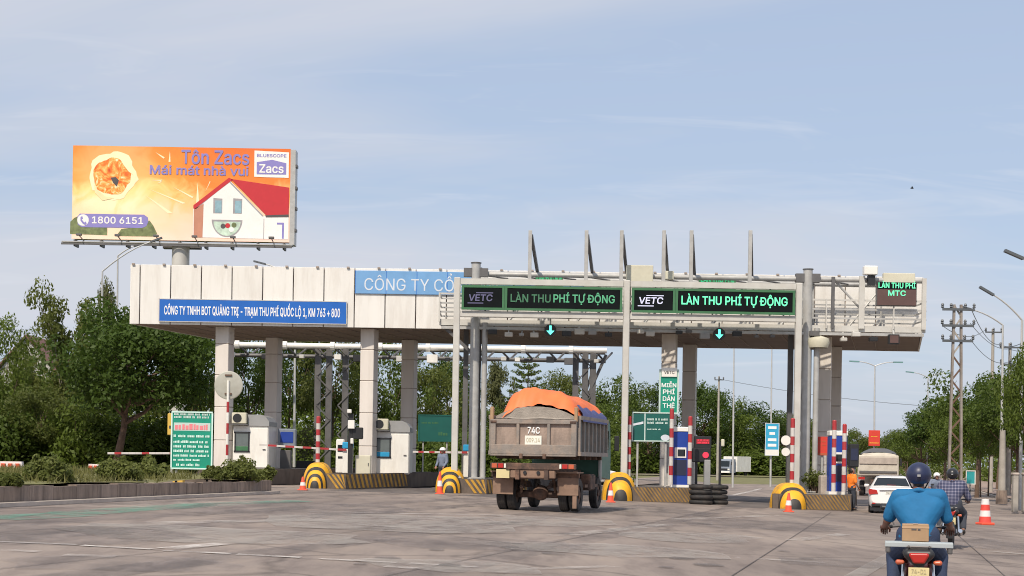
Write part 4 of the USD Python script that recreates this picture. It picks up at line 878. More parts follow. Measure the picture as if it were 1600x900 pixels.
b = B(); b.add([(-w * .47, -.012, h * .53), (-w * .22, -.012, h * .60), (-w * .22, -.012, h * .68), (-w * .47, -.012, h * .60)], [[0, 1, 2, 3]]); obj('logo_band', b, 'led_violet_print', t) if 'led_violet_print' in MAT else obj('logo_band', b, 'letter_faded', t)
b = B(); board_lines(b, -w * .12, w * .42, h * .76, .09, -.004, 3); board_lines(b, -w * .12, w * .42, h * .64, .09, -.004, 4); board_lines(b, -w * .12, w * .24, h * .42, .06, -.004, 5); obj('print', b, 'sign_pale', t)
b = B(); b.prism([(w * .33 + .19 * math.cos(a), h * .14 + .13 * math.sin(a)) for a in np.arange(16) * PI / 8], (0, -.012, 0), (1, 0, 0), (0, 0, 1), (0, .01, 0)); obj('emblem', b, 'letter_faded', t)
t, w, h = flat_sign('banner_sign', 'narrow upright green banner sign with stacked white words in front of the column', 1029, 1060, 577, 647, 66.0, 'sign_green', frame='sign_pale', fw=.07, zbase=0.5)
b = B(); b.box(0, -.03, h - .13, w * .78, .06, .40, ch=.01); obj('header', b, 'white_paint', t)
b = B(); b.text('VETC', -w * .26, h - .2, w * .52, .13, y=-.062, bold=True); obj('header_lettering', b, 'ink', t)
for i, s_ in enumerate(('MIỄN', 'PHÍ', 'DÁN', 'THẺ')):
    b = B(); ww = w * (.74 if len(s_) > 3 else .6); b.text(s_, -ww / 2, h * (.60 - i * .155), ww, h * .135, y=-.003, bold=True); obj('lettering', b, 'white_letter', t)
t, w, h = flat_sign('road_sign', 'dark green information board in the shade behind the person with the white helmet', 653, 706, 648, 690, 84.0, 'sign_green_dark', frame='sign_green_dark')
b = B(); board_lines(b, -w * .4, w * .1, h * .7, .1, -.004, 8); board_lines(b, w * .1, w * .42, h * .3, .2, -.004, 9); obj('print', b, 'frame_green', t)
t, w, h = flat_sign('board', 'red board with an orange lower edge behind the right leg of the sign frame', 1274, 1296, 682, 712, 66.5, 'banner_red', frame=None)
b = B(); board_lines(b, -w * .4, w * .4, h * .75, .07, -.004, 12); board_lines(b, -w * .4, w * .4, h * .55, .05, -.004, 13); obj('print', b, 'tail_orange', t); b = B(); b.box(0, -.006, h * .08, w * .96, .02, h * .12); obj('lower_band', b, 'tail_orange', t)
p = W(1285, 757, 65.5); bush('shrub', 'green potted shrub below the red board at the right leg of the sign frame', 91, 1.0, .5, 900, .07, loc=(p[0] - .3, 65.6, G(p[0]) + ISL))
t = thing('concrete_block', 'pale concrete block below the red board', 'block', (p[0] + .1, 64.6, G(p[0]) + ISL - .04)); b = B(); b.box(0, 0, .4, .8, .6, .8, ch=.04); obj('block', b, 'kerb_pale', t)
# red lane display, red light, posts
x = WX(1105, 64.6, 720); t = thing('red_signal', 'red lit lane display over a round red light above the tyre stacks', 'traffic signal', (x, 64.6, G(x) + ISL - .1))
zd = W(1098, 691, 64.6)[2] - G(x) - ISL + .1; zl = W(1099, 711, 64.6)[2] - G(x) - ISL + .1
b = B(); b.box(0, 0, zl / 2 - .1, .26, .26, zl - .2, ch=.02); obj('post', b, 'grey_plastic', t); b = B(); b.box(-.45, .05, zl / 2, .1, .1, zl); obj('post', b, 'black_plastic', t)
b = B(); b.box(-.2, .05, zd, .72, .2, .52, ch=.02); q = obj('display', b, 'black_plastic', t); b = B(); b.box(-.2, -.058, zd + .03, .54, .012, .2); obj('screen', b, 'led_deep_red', q)
b = B(); board_lines(b, -.42, .05, zd + .09, .05, -.07, 30); board_lines(b, -.42, .05, zd - .02, .06, -.07, 31); obj('print', b, 'led_red', q)
b = B(); b.box(-.25, .05, zl, .78, .24, .6, ch=.03); q = obj('light_box', b, 'black_plastic', t); b = B(); b.tube((-.08, -.07, zl), (-.08, -.10, zl), .13, n=18); obj('red_lamp', b, 'led_red', q)
x = WX(1125, 63.6, 720); t = thing('lamp_post', 'thin dark post with a small pale lamp at the edge of the open lane', 'lamp', (x, 63.6, G(x) + .5)); zt = W(1125, 690, 63.6)[2] - G(x) - .5
b = B(); b.tube((0, 0, 0), (0, 0, zt), .05, n=8); obj('post', b, 'black_plastic', t); b = B(); b.box(.1, 0, zt - .05, .14, .14, .3, ch=.03); obj('lamp', b, 'beige_paint', t)
x = WX(1228, 62.5, 695); t = thing('lane_plates', 'two small pale plates one above the other left of the striped post', 'sign', (x, 62.5, W(1228, 690, 62.5)[2]))
for k, (z, r_) in enumerate(((.05, .2), (-.42, .17))):
    b = B(); b.tube((0, 0, z), (0, .05, z), r_, n=20); obj('plate', b, 'white_paint', t)
b = B(); b.bar((.1, .08, .2), (.1, .08, -1.3), .05); obj('post', b, 'steel_dark', t)
x = WX(1333, 66.0, 720); t = thing('dark_terminal', 'dark upright lane terminal behind the person in the orange vest', 'machine', (x, 66, G(x) + ISL - .1)); zt = W(1333, 692, 66)[2] - G(x) - ISL
b = B(); b.box(0, 0, zt * .8, .42, .4, zt * .45, ch=.03); obj('head', b, 'black_plastic', t); b = B(); b.box(0, .0, zt * .3, .2, .2, zt * .62); obj('post', b, 'steel_dark', t); b = B(); b.box(0, -.21, zt * .82, .3, .02, .5); obj('screen', b, 'kiosk_navy', t)

# ------------------------------------------------------------------ billboard
BY = 98.0; p0, p1 = W(112, 374, BY), W(452, 379, BY); bw = p1[0] - p0[0]; bh = W(283, 230, BY)[2] - W(283, 376, BY)[2]; zb = W(283, 376, BY)[2]
bb = thing('billboard', 'huge orange roofing advert billboard on a thick pale pole above the trees', 'billboard', (p0[0], BY, zb))
for nm, hue in (('ad_picture', 0),):
    MAT[nm] = usdkit.material(stage, '/World/Looks/' + nm, {
        'tc': ('texture_coordinate', {}), 'sep': ('separate_xyz', {}), 'mz': ('math', {'math_type': 'divide', 'value2': bh}), 'mp': ('mapping', {'location': (-2.75, 0, -4.15)}),
        'ln': ('vector_math', {'math_type': 'length'}), 'n': ('noise_texture', {'scale': .55, 'detail': 6.0, 'distortion': 1.5}), 'na': ('math', {'math_type': 'multiply_add', 'value2': 1.9}),
        'rs': ('rgb_ramp', {'ramp': [(0.0, (1.0, .78, .34)), (.30, (1, .72, .28)), (.42, (.95, .42, .06)), (.70, (.80, .19, .015)), (1, (.72, .13, .015))]}), 'sc': ('math', {'math_type': 'multiply', 'value2': .105}),
        'rv': ('rgb_ramp', {'ramp': [(0.0, (.92, .87, .78)), (.34, (.95, .86, .62)), (.50, (.93, .68, .26)), (.64, (.85, .28, .04)), (1, (.74, .16, .02))]}),
        'mm': ('math', {'math_type': 'multiply_add', 'value2': .5, 'value3': -.25}), 'nz': ('math', {'math_type': 'add'}), 'x': ('mix', {'fac': .62}),
        'p': ('principled_bsdf', {'roughness': .6})},
        [('tc.object', 'sep.vector'), ('sep.z', 'mz.value1'), ('tc.object', 'mp.vector'), ('mp.vector', 'ln.vector1'), ('tc.object', 'n.vector'), ('n.fac', 'na.value1'), ('ln.value', 'na.value3'),
         ('na.value', 'sc.value1'), ('sc.value', 'rs.fac'), ('n.fac', 'mm.value1'), ('mm.value', 'nz.value1'), ('mz.value', 'nz.value2'), ('nz.value', 'rv.fac'), ('rs.color', 'x.color1'), ('rv.color', 'x.color2'), ('x.color', 'p.base_color')], surface='p.BSDF')
mat('ad_violet', (0.24, 0.21, 0.50), 0.6, var=.05); mat('ad_white', (0.82, 0.79, 0.75), 0.6, var=.04); mat('ad_red', (0.52, 0.02, 0.03), 0.6, var=.06); mat('ad_brick', (0.5, 0.22, 0.14), 0.6, var=.1)
mat('ad_glass', (0.25, 0.40, 0.46), 0.5, var=.25); mat('ad_grey', (0.33, 0.31, 0.32), 0.6); mat('ad_tree', (0.16, 0.19, 0.08), 0.7, var=.45, scale=3); mat('ad_fire', (0.8, 0.14, 0.02), 0.6, var=.35, scale=1.4); mat('ad_glow', (0.95, 0.8, 0.5), 0.6, var=.08, scale=.8); mat('ad_mint', (0.5, 0.62, 0.5), 0.6, var=.3, scale=3)
mat('ad_cream', (0.9, 0.72, 0.4), 0.6, var=.1)
def px_ad(px, py): return ((px - 112.5) * BY / FOC, (376.5 - py) * BY / FOC + (px - 283) * .0)   # a point on the board, read off the photograph
def adp(name, pts, m, k):
    b = B(); b.prism([px_ad(*q) for q in pts], (0, -.03 - .006 * k, 0), (1, 0, 0), (0, 0, 1), (0, .005, 0)); return obj(name, b, m, bb)
b = B(); b.box(bw / 2, 0, bh / 2, bw, .05, bh); obj('picture_sheet', b, 'ad_picture', bb)
b = B(); b.box(bw / 2, .5, bh / 2, bw - .1, .8, bh - .1); obj('frame_box', b, 'grey_plastic', bb)
b = B(); b.box(bw + .16, .45, bh / 2 - .1, .32, .95, bh + .1); obj('side_edge', b, 'steel', bb)
for z in (.5, 1.9, 3.2, 4.6):
    b = B(); b.box(bw + .36, .3, z + .3, .12, .5, .18); obj('edge_clip', b, 'steel_dark', bb)
def disc(cx, cy, r, n=28, sx=1.0): return [(cx + r * sx * math.cos(a), cy + r * math.sin(a)) for a in np.arange(n) * 2 * PI / n]
MAT['ad_swirl'] = usdkit.material(stage, '/World/Looks/ad_swirl', {'tc': ('texture_coordinate', {}), 'n': ('noise_texture', {'scale': .9, 'detail': 7.0, 'roughness': .6, 'distortion': 3.0}),
    'r': ('rgb_ramp', {'ramp': [(.30, (.55, .05, .01)), (.44, (.85, .20, .02)), (.54, (.92, .48, .12)), (.64, (.95, .82, .55))]}), 'p': ('principled_bsdf', {'roughness': .6})}, [('tc.object', 'n.vector'), ('n.fac', 'r.fac'), ('r.color', 'p.base_color')], surface='p.BSDF')
r4 = np.random.default_rng(3)
def flame(cx, cy, r, amp, k): return [(cx + r * (1 + amp * math.sin(5 * a + k) + amp * r4.uniform(-1, 1)) * math.cos(a), cy + r * (1 + amp * math.sin(5 * a + k) + amp * r4.uniform(-1, 1)) * math.sin(a)) for a in np.arange(40) * 2 * PI / 40]
adp('fire_glow', flame(176, 276, 37, .06, 1), 'ad_glow', 1); adp('fire_ball', flame(174, 278, 29, .05, 2), 'ad_swirl', 2)
adp('fire_flare', [(146, 290), (152, 300), (164, 309), (178, 312), (160, 316), (148, 304)], 'ad_cream', 3); adp('fire_flare', [(186, 250), (200, 258), (208, 276), (200, 270), (192, 260)], 'ad_glow', 3)
adp('fire_core', [(172, 280), (180, 279), (185, 284), (182, 294), (176, 288)], 'ink', 3)
for q in ([(245, 288), (252, 283), (251, 286)], [(241, 239), (256, 247), (254, 249)], [(262, 254), (264, 237), (265, 254)], [(235, 283), (252, 282), (252, 284)], [(268, 292), (302, 308), (300, 310)], [(306, 318), (308, 285), (311, 318)], [(320, 300), (327, 283), (328, 284)], [(230, 296), (290, 318), (285, 319)], [(226, 306), (270, 334), (262, 334)]):
    adp('sun_streak', q, 'ad_glow', 1)
adp('bank_tree', [(110, 350), (116, 344), (124, 340), (132, 343), (136, 352), (150, 356), (168, 358), (168, 370), (110, 369)], 'ad_tree', 1)
adp('bank_tree', [(182, 371), (190, 360), (204, 358), (222, 350), (234, 346), (240, 354), (246, 366), (242, 371)], 'ad_tree', 1)
adp('number_pill', [(125, 337), (225, 337), (231, 341), (232, 348), (229, 355), (222, 358), (128, 358), (122, 354), (121, 342)], 'ad_violet', 2)
adp('phone_disc', disc(130, 347, 9), 'ad_white', 3); adp('phone_handset', [(126, 342), (129, 341), (130, 345), (128, 346), (132, 351), (134, 349), (136, 352), (134, 355), (130, 353), (126, 348)], 'ad_violet', 4)
def adt(txt, x0, x1, yb, yt, m, bold=True, k=3, name='lettering'):
    (a, z0), (c, z1) = px_ad(x0, yb), px_ad(x1, yt); b = B(); b.text(txt, a, z0, c - a, z1 - z0, y=-.03 - .006 * k, bold=bold); return obj(name, b, m, bb)
adt('1800 6151', 144, 224, 352, 341, 'ad_white')
adt('Tôn Zacs', 282, 388, 257, 234, 'ad_violet'); adt('Mái mát nhà vui', 233, 387, 274, 259, 'ad_violet')
adp('house_wall', [(302, 326), (357, 280), (412, 336), (451, 337), (451, 372), (302, 371)], 'ad_white', 2); adp('chimney_wall', [(303, 327), (318, 318), (317, 371), (303, 371)], 'ad_brick', 3)
adp('house_roof', [(360, 279), (451, 291), (451, 334), (416, 335)], 'ad_red', 4); adp('roof_edge', [(302, 321), (357, 277), (363, 280), (304, 327), (302, 326)], 'ad_red', 4); adp('eave_shade', [(414, 335), (451, 333), (451, 337), (416, 338)], 'ink', 5)
for x_ in (333, 364):
    adp('window_frame', [(x_, 309), (x_ + 14, 310), (x_ + 14, 333), (x_, 333)], 'ad_grey', 3); adp('window_glass', [(x_ + 3, 313), (x_ + 13, 313), (x_ + 13, 332), (x_ + 3, 332)], 'ad_glass', 4)
arc = [(355 + 24 * math.cos(a), 343 + 27 * math.sin(a)) for a in np.linspace(0, PI, 18)]; adp('bay_frame', arc, 'ad_grey', 3)
arc = [(355 + 21 * math.cos(a), 346 + 22 * math.sin(a)) for a in np.linspace(0, PI, 18)]; adp('bay_scene', arc, 'ad_mint', 4)
for cx_, cy_, m in ((349, 353, 'ink'), (356, 352, 'ad_red'), (362, 358, 'ad_white'), (366, 351, 'ad_tree')): adp('bay_shape', disc(cx_, cy_, 4, 10), m, 5)
adp('gable_shade', [(306, 327), (357, 284), (410, 337), (412, 336), (357, 281), (303, 326)], 'ad_grey', 3); adp('wing_edge', [(412, 340), (413, 340), (413, 372), (412, 372)], 'ad_grey', 3)
adp('doorway', [(433, 346), (444, 346), (444, 371), (441, 371), (441, 349), (433, 349)], 'ad_violet', 3)
adp('logo_panel', [(396, 234), (450, 236), (450, 276), (396, 275)], 'ad_white', 2); adp('logo_house', [(400, 252), (424, 248), (446, 253), (446, 271), (400, 271)], 'ad_violet', 3)
adt('Zacs', 404, 442, 269, 255, 'ad_white', k=4); adt('BLUESCOPE', 400, 446, 244, 239, 'ad_violet', k=3)
# steel underside, lamps and pole
b = B(); b.box(bw / 2 - .05, -.45, -.28, bw + .7, .8, .06); obj('catwalk', b, 'steel', bb)
b = B(); b.box(bw / 2 - .05, -.88, -.42, bw + .7, .1, .12); obj('catwalk_edge', b, 'steel_dark', bb)
for k in range(9):
    b = B(); b.box(.3 + (bw - .6) * k / 8, .0, -.3, .1, .9, .42); obj('outrigger', b, 'steel_dark', bb)
for k in range(6):
    x = .9 + (bw - 1.8) * k / 5; b = B(); b.bar((x, -.3, -.2), (x, -1.5, .02), .05); q = obj('lamp_arm', b, 'steel_dark', bb); b = B(); b.box(x, -1.55, .06, .34, .2, .14, ch=.02); obj('floodlight', b, 'steel_dark', q)
xp = WX(283, BY, 395) - p0[0]; b = B(); b.tube((xp, -.1, -zb + G(-20) - .2), (xp, -.1, -.34), .55, n=28); obj('pole', b, 'steel_white', bb, smooth=40)
b = B(); b.box(xp, .35, -.40, 2.4, .5, .18); obj('pole_head', b, 'steel_dark', bb)

# ------------------------------------------------------------------ street lamps, poles, wires
def lamp(name, label, px, pyt, Y, arms, head='lamp_head', r=.09, grp=None):
    """pole at px, top at pyt; arms: (px, py) of each lamp head."""
    p = W(px, pyt, Y); x = WX(px, Y, (pyt + 720) / 2); z0 = G(x); t = thing(name, label, 'street lamp', (x, Y, z0), 0, grp); b = B(); b.tube((0, 0, -.05), (p[0] - x, 0, p[2] - z0), r, r * .55, 10); obj('pole', b, 'lamp_pole', t, smooth=40)
    for hx, hy in arms:
        h = W(hx, hy, Y); a = np.array([p[0] - x, 0, p[2] - z0]); e = np.array([h[0] - x, 0, h[2] - z0]); m_ = (a + e) / 2 + np.array([0, 0, .12 * np.linalg.norm(e - a)])
        b = B(); s_ = [a * (1 - q) ** 2 + 2 * m_ * q * (1 - q) + e * q * q for q in np.linspace(0, 1, 7)]; b.path(s_, r * .5, r * .38, 6); q = obj('arm', b, 'lamp_pole', t)
        d = (s_[-1] - s_[-2]) / np.linalg.norm(s_[-1] - s_[-2]); b = B(); b.bar(e - d * .12, e + d * .62, .2, .1); obj('lamp_head', b, head, q)
lamp('street_lamp', 'twin armed street lamp that carries the small red banner', 1367, 572, 118, ((1340, 565), (1398, 566)), 'lamp_head_green')
lamp('street_lamp', 'twin armed street lamp in the distance right of the red banner', 1450, 590, 140, ((1426, 582), (1478, 583)), 'lamp_head_green')
lamp('street_lamp', 'street lamp pole carrying the light blue banner', 1206, 540, 130, ((1180, 533), (1233, 534)), 'lamp_head_green')
lamp('street_lamp', 'tall plain lamp pole above the small lorry', 1147, 535, 121, ((1120, 528), (1176, 529)), 'lamp_head_green')
lamp('street_lamp', 'single arm street lamp at the right edge, second highest lamp head', 1597, 500, 70, ((1549, 459),))
lamp('street_lamp', 'single arm street lamp beside the brown lattice power pole', 1567, 508, 80, ((1519, 484),))
lamp('street_lamp', 'single arm street lamp whose head alone enters at the right edge', 1650, 440, 56, ((1594, 402),))
lamp('street_lamp', 'street lamp with its arm reaching up below the billboard', 160, 424, 92, ((238, 377),))
lamp('street_lamp', 'thin lamp pole just left of the canopy corner, below the billboard', 184, 400, 104, ((212, 384),))
lamp('street_lamp', 'pale lamp pole seen between the columns with its head above the canopy', 462, 436, 92, ((412, 412),))
t, w, h = flat_sign('banner', 'light blue upright banner with white words on a lamp pole', 1195, 1217, 661, 712, 129.7, 'banner_blue', post=False, cat='banner', frame='letter_faded', fw=.05)
for i, z in enumerate((.86, .68, .49, .32)):
    b = B(); ww = w * (.6 if i != 1 else .4); b.box(0, -.004, h * z, ww, .01, h * .085); obj('text_line', b, 'white_letter', t)
b = B(); b.box(0, -.002, h * .1, w * .96, .02, h * .17); obj('foot_panel', b, 'white_paint', t)
t, w, h = flat_sign('banner', 'small red banner on the twin armed street lamp above the far truck', 1357, 1375, 672, 697, 117.7, 'banner_red', post=False, cat='banner', frame=None)
b = B(); board_lines(b, -w * .3, w * .3, h * .6, .06, -.004, 61, gap=.02); board_lines(b, -w * .4, w * .4, h * .2, .06, -.004, 62, gap=.02); obj('print', b, 'banner_yellow', t)
# lattice power pole
PY_ = 76.0; x = WX(1494, PY_, 620); t = thing('power_pole', 'tall twin legged power pole with brown lacing and three crossarms', 'power pole', (x, PY_, G(18))); Ht = W(1496, 476, PY_)[2] - G(18)
for s_ in (-1, 1):
    b = B(); b.bar((s_ * .33, 0, -.1), (s_ * .17, 0, Ht), .105, .18); obj('leg', b, 'pole_brown', t)
n = 16
for i in range(n):
    za, zb_ = Ht * i / n, Ht * (i + 1) / n; wa, wb = .33 - .14 * i / n, .33 - .14 * (i + 1) / n; s_ = 1 if i % 2 else -1
    b = B(); b.bar((s_ * wa, 0, za), (-s_ * wb, 0, zb_), .05, .08); obj('lacing', b, 'rust' if i < 12 else 'concrete_pole', t)
for z, hw in ((Ht - .25, .78), (Ht - 1.05, .78), (Ht - 1.8, .75)):
    b = B(); b.box(0, -.12, z, hw * 2, .1, .12); q = obj('crossarm', b, 'lamp_head', t)
    for xx in (-hw, -hw * .45, hw * .45, hw):
        b = B(); b.lathe([(.05, 0), (.085, .05), (.05, .1), (.085, .15), (.04, .24), (0, .25)], 8, (xx, -.12, z + .06)); obj('insulator', b, 'lamp_head', q)
def power_pole(label, px, pyt, Y, arms):
    x = WX(px, Y, 620); H = W(px, pyt, Y)[2] - G(x); t = thing('power_pole', label, 'power pole', (x, Y, G(x))); b = B(); b.tube((0, 0, -.1), (0, 0, H), .17, .1, 10); obj('pole', b, 'concrete_pole', t, smooth=40)
    for dz, hw in arms:
        b = B(); b.box(0, -.14, H - dz, hw * 2, .09, .1); q = obj('crossarm', b, 'lamp_head', t)
        for xx in (-hw * .95, 0, hw * .95):
            b = B(); b.lathe([(.05, 0), (.09, .06), (.05, .12), (.09, .18), (.04, .28), (0, .29)], 8, (xx, -.14, H - dz + .05)); obj('insulator', b, 'lamp_head', q)
    return np.array([x, Y, G(x) + H])
power_pole('slim concrete power pole with one crossarm behind the right hand trees', 1550, 514, 112, ((.25, .6),)); power_pole('concrete power pole with stacked crossarms at the right edge', 1577, 536, 100, ((.3, .7), (1.4, .65)))
pp = power_pole('distant wooden coloured power pole beyond the open lane', 1123, 588, 170, ((.4, .5),))
def wire(label, pts, r=.012, sag=.6):
    b = B()
    for a, c in zip(pts[:-1], pts[1:]):
        s_ = [np.array(a) + (np.array(c) - a) * q + [0, 0, -sag * 4 * q * (1 - q)] for q in np.linspace(0, 1, 12)]; b.path(s_, r, n=4)
    tag(obj('power_line', b, 'lamp_head'), label, 'cable')
wire('thin power line crossing the sky below the right end of the canopy', [W(1123, 592, 170), W(1560, 640, 150)], .022)
wire('thin power line looping between the power pole crossarms', [W(1474, 510, 76) , W(1540, 515, 112)], .02, .5)
wire('short power line from the lattice pole toward the right edge', [W(1518, 484, 76), W(1562, 538, 100), W(1640, 500, 60)], .02, .5)
wire('upper power line from the lattice pole out past the right edge', [W(1516, 505, 76), W(1577, 545, 100), W(1660, 520, 62)], .018, .4)
wire('lower power line from the lattice pole out past the right edge', [W(1516, 530, 76), W(1577, 565, 100), W(1660, 548, 62)], .018, .5)
p = W(1425, 294, 160); t = thing('bird', 'tiny dark bird in the sky right of the gantry', 'bird', p); b = B(); b.lathe([(0, -.22), (.07, -.08), (.08, .04), (.04, .16), (0, .2)], 8); v = np.concatenate(b.v); b.v = [np.stack([v[:, 2], v[:, 1], v[:, 0]], 1)]
b.add([(-.08, 0, .02), (.1, 0, .02), (.02, .4, .12), (-.02, -.4, .12), (-.12, .38, .1), (-.14, -.38, .1)], [[0, 1, 2], [0, 2, 4], [1, 0, 3], [0, 5, 3]]); obj('body', b, 'black_plastic', t)

# ------------------------------------------------------------------ trees
proto_specs = [('leaf_dark', 9000, .155, .80), ('leaf_mid', 8000, .155, .78), ('leaf_olive', 7500, .16, .8), ('leaf_mid', 7500, .17, .7)]
PROTO = {}
def placed_tree(kind, px, Y, pyt, wpx, label, group=None, clear=None):
    """a tree whose crown is wpx wide in the photograph and whose top is at pyt."""
    x = WX(px, Y, 640); z = G(x) - .05; H = W(px, pyt, Y)[2] - z; R = wpx * Y / FOC / 2; rz = float(rng.uniform(0, 2 * PI)); nm = {'f': 'feathery_tree'}.get(kind[0], 'broadleaf_tree')
    if kind not in PROTO:
        if kind[0] == 'f': t = feather_tree(nm, label, 300 + len(PROTO), 10.0, 3.2, 8500, 'leaf_olive' if kind == 'f0' else 'leaf_pale', group=group)
        else:
            lm, n, sz, fl = proto_specs[int(kind[1])]; c = {'t': .34, 'b': .22, 'l': .06}[kind[0]]
            t = broad_tree(nm, label, 200 + len(PROTO) * 7, 10.0, 4.0, 10 * c, n, sz, lm, 44, .20, group=group, flat=fl)
        PROTO[kind] = t; x_ = UsdGeom.Xformable(t); ops = x_.GetOrderedXformOps(); ops[0].Set(Gf.Vec3d(float(x), float(Y), float(z))); ops[1].Set(math.degrees(rz)); x_.AddScaleOp().Set(Gf.Vec3f(R / 4.0 if kind[0] != 'f' else R / 3.2, R / 4.0 if kind[0] != 'f' else R / 3.2, H / 10.0)); return t
    s = R / (3.2 if kind[0] == 'f' else 4.0)
    return copy_of(PROTO[kind], (x, Y, z), rz, label, group, (s, s, H / 10.0))
# the big dark tree at the left, with its own leaning trunk
x = WX(226, 84, 640); broad_tree('broadleaf_tree', 'large dark round crowned tree with a leaning reddish trunk left of the canopy', 77, 9.1, 4.1, 2.5, 20000, .15, 'leaf_dark', 80, .26, 'bark', (x - 1.6, 84, G(x)), 0, None, 1.3, .85)
L = [('f0', 108, 97, 452, 118, 'tall loose feathery tree left of the large dark tree'), ('f1', 174, 108, 434, 76, 'feathery treetop just left below the billboard'),
     ('b1', 4, 92, 492, 110, 'leafy tree at the left edge beside the grey gabled house'), ('f0', 50, 104, 545, 90, 'dull feathery tree in front of the grey gabled house'), ('b2', 60, 88, 600, 130, 'low olive green tree below the grey gabled house'),
     ('b2', 300, 104, 490, 130, 'olive green tree between the large dark tree and the first canopy column'), ('b1', 130, 100, 560, 110, 'mid green tree just behind the trunk of the large dark tree'),
     ('b1', 388, 110, 500, 110, 'leafy tree behind the first white toll booth'), ('b0', 452, 118, 506, 110, 'dark tree behind the lamp pole between the columns'), ('b2', 520, 112, 500, 110, 'olive tree behind the dark lattice legs'),
     ('b1', 600, 118, 515, 120, 'leafy tree behind the second white toll booth'), ('b2', 676, 124, 562, 100, 'low olive tree behind the dark green information board'), ('b0', 700, 130, 556, 90, 'dark tree behind the left leg of the sign frame'),
     ('f1', 785, 128, 560, 70, 'thin pale tree against the sky left of the truck load'), ('b2', 874, 140, 572, 84, 'rounded olive tree standing above the orange tarpaulin'), ('l1', 752, 120, 628, 90, 'low bushy tree left of the dump truck'),
     ('l2', 820, 135, 622, 110, 'low bushy tree hidden behind the truck load'), ('l1', 925, 138, 615, 100, 'low bushy tree right of the truck load'), ('b1', 968, 150, 584, 110, 'large bright green tree right of the truck behind the middle frame leg'),
     ('l0', 1012, 250, 596, 100, 'dark bushy tree behind the wide green board'), ('b0', 1100, 252, 600, 90, 'dark tree behind the red lane display'), ('l1', 1128, 256, 602, 110, 'large green tree above the small lorry'),
     ('l0', 1178, 262, 628, 110, 'dark tree behind the light blue banner'), ('l2', 1225, 268, 640, 100, 'olive tree left of the right frame leg'), ('l1', 1262, 275, 650, 90, 'leafy tree behind the right frame leg')]
for a in L: placed_tree(*a)
for px, Y, pt, w in ((1330, 330, 668, 70), (1362, 380, 682, 70), (1396, 420, 690, 70), (1312, 300, 664, 60), (1424, 400, 690, 60)): placed_tree('l2' if px % 4 else 'l1', px, Y, pt, w, 'far tree of the hazy row closing the road beyond the red banner', 'far trees beyond the red banner')
Rr = [('t1', 1528, 96, 574, 150, 'big dense tree right of the brown lattice power pole'), ('t0', 1478, 118, 622, 120, 'dark tree just behind the brown lattice power pole'), ('b1', 1440, 140, 648, 90, 'leafy roadside tree left of the lattice power pole'),
      ('b2', 1405, 190, 668, 70, 'small roadside tree at the far end of the right hand row'), ('t1', 1590, 84, 590, 140, 'bright green tree at the right edge behind the lamp poles'), ('t0', 1560, 125, 588, 110, 'dark tree behind the stacked crossarms at the right'),
      ('t3', 1612, 66, 540, 90, 'tree branch with loose leaves entering at the right edge'), ('l1', 1420, 230, 676, 60, 'low tree behind the far right roadside row'), ('t3', 1500, 88, 640, 80, 'smaller tree in front of the lattice power pole')]
for a in Rr: placed_tree(*a)
# the wood behind everything, one mass
r6 = np.random.default_rng(41); cs, rs = [], []
for px in range(-60, 1300, 9):
    Y = (118 if px < 340 else 138 if px < 960 else 268) + r6.uniform(0, 10); hh = np.interp(px, [-60, 340, 520, 700, 960, 1300], [6.5, 6.5, 6.2, 5.0, 5.6, 8.0])
    for k in range(4): cs.append((WX(px + r6.uniform(-6, 6), Y, 690), Y + r6.uniform(-2, 2), float(G(WX(px, Y, 690))) + hh * (k + .4 + r6.uniform(-.2, .35)) / 4)); rs.append(hh * r6.uniform(.16, .30))
for px in range(1300, 1680, 8):
    Y = 470 - (px - 1300) * 1.5 if px < 1450 else 245 - (px - 1450) * .5; hh = 5.0 if px > 1450 else 7.5
    for k in range(4): cs.append((WX(px + r6.uniform(-5, 5), Y, 690), Y + r6.uniform(-3, 3), float(G(18)) + hh * (k + .4 + r6.uniform(-.2, .3)) / 4)); rs.append(hh * r6.uniform(.2, .34))
v, f = leaf_cloud(cs, rs, 66000, .26, 43, .9); tag(obj('woodland', B().add(v, f), 'leaf_mid'), 'dense green wood closing the view behind the toll plaza', 'wood', kind='stuff')
# tiered conifer
x = WX(822, 126, 600); H = W(826, 560, 126)[2] - G(x); t = thing('conifer', 'thin tiered conifer with drooping branches against the sky above the truck', 'tree', (x, 126, G(x)))
b = B(); b.tube((0, 0, 0), (.2, 0, H), .16, .03, 8); obj('trunk', b, 'bark_grey', t); cs, rs = [], []; b = B()
for k in range(11):
    z = H * (.42 + .055 * k); R = 2.3 * (1 - .065 * k)
    for i in range(6):
        a = i * PI / 3 + k * .5; e = np.array([R * math.cos(a), R * math.sin(a), z + .35]); b.path([(.02 * k, 0, z), (e[0] * .6, e[1] * .6, z - .05), e], .03, .012, 4)
        for q in (.35, .6, .85, 1.0): cs.append((e[0] * q, e[1] * q, z + .35 * q * q - .02)); rs.append(.2)
obj('branches', b, 'bark_grey', t); v, f = leaf_cloud(cs, rs, 5200, .085, 66, .5); obj('crown', B().add(v, f), 'leaf_mid', t)
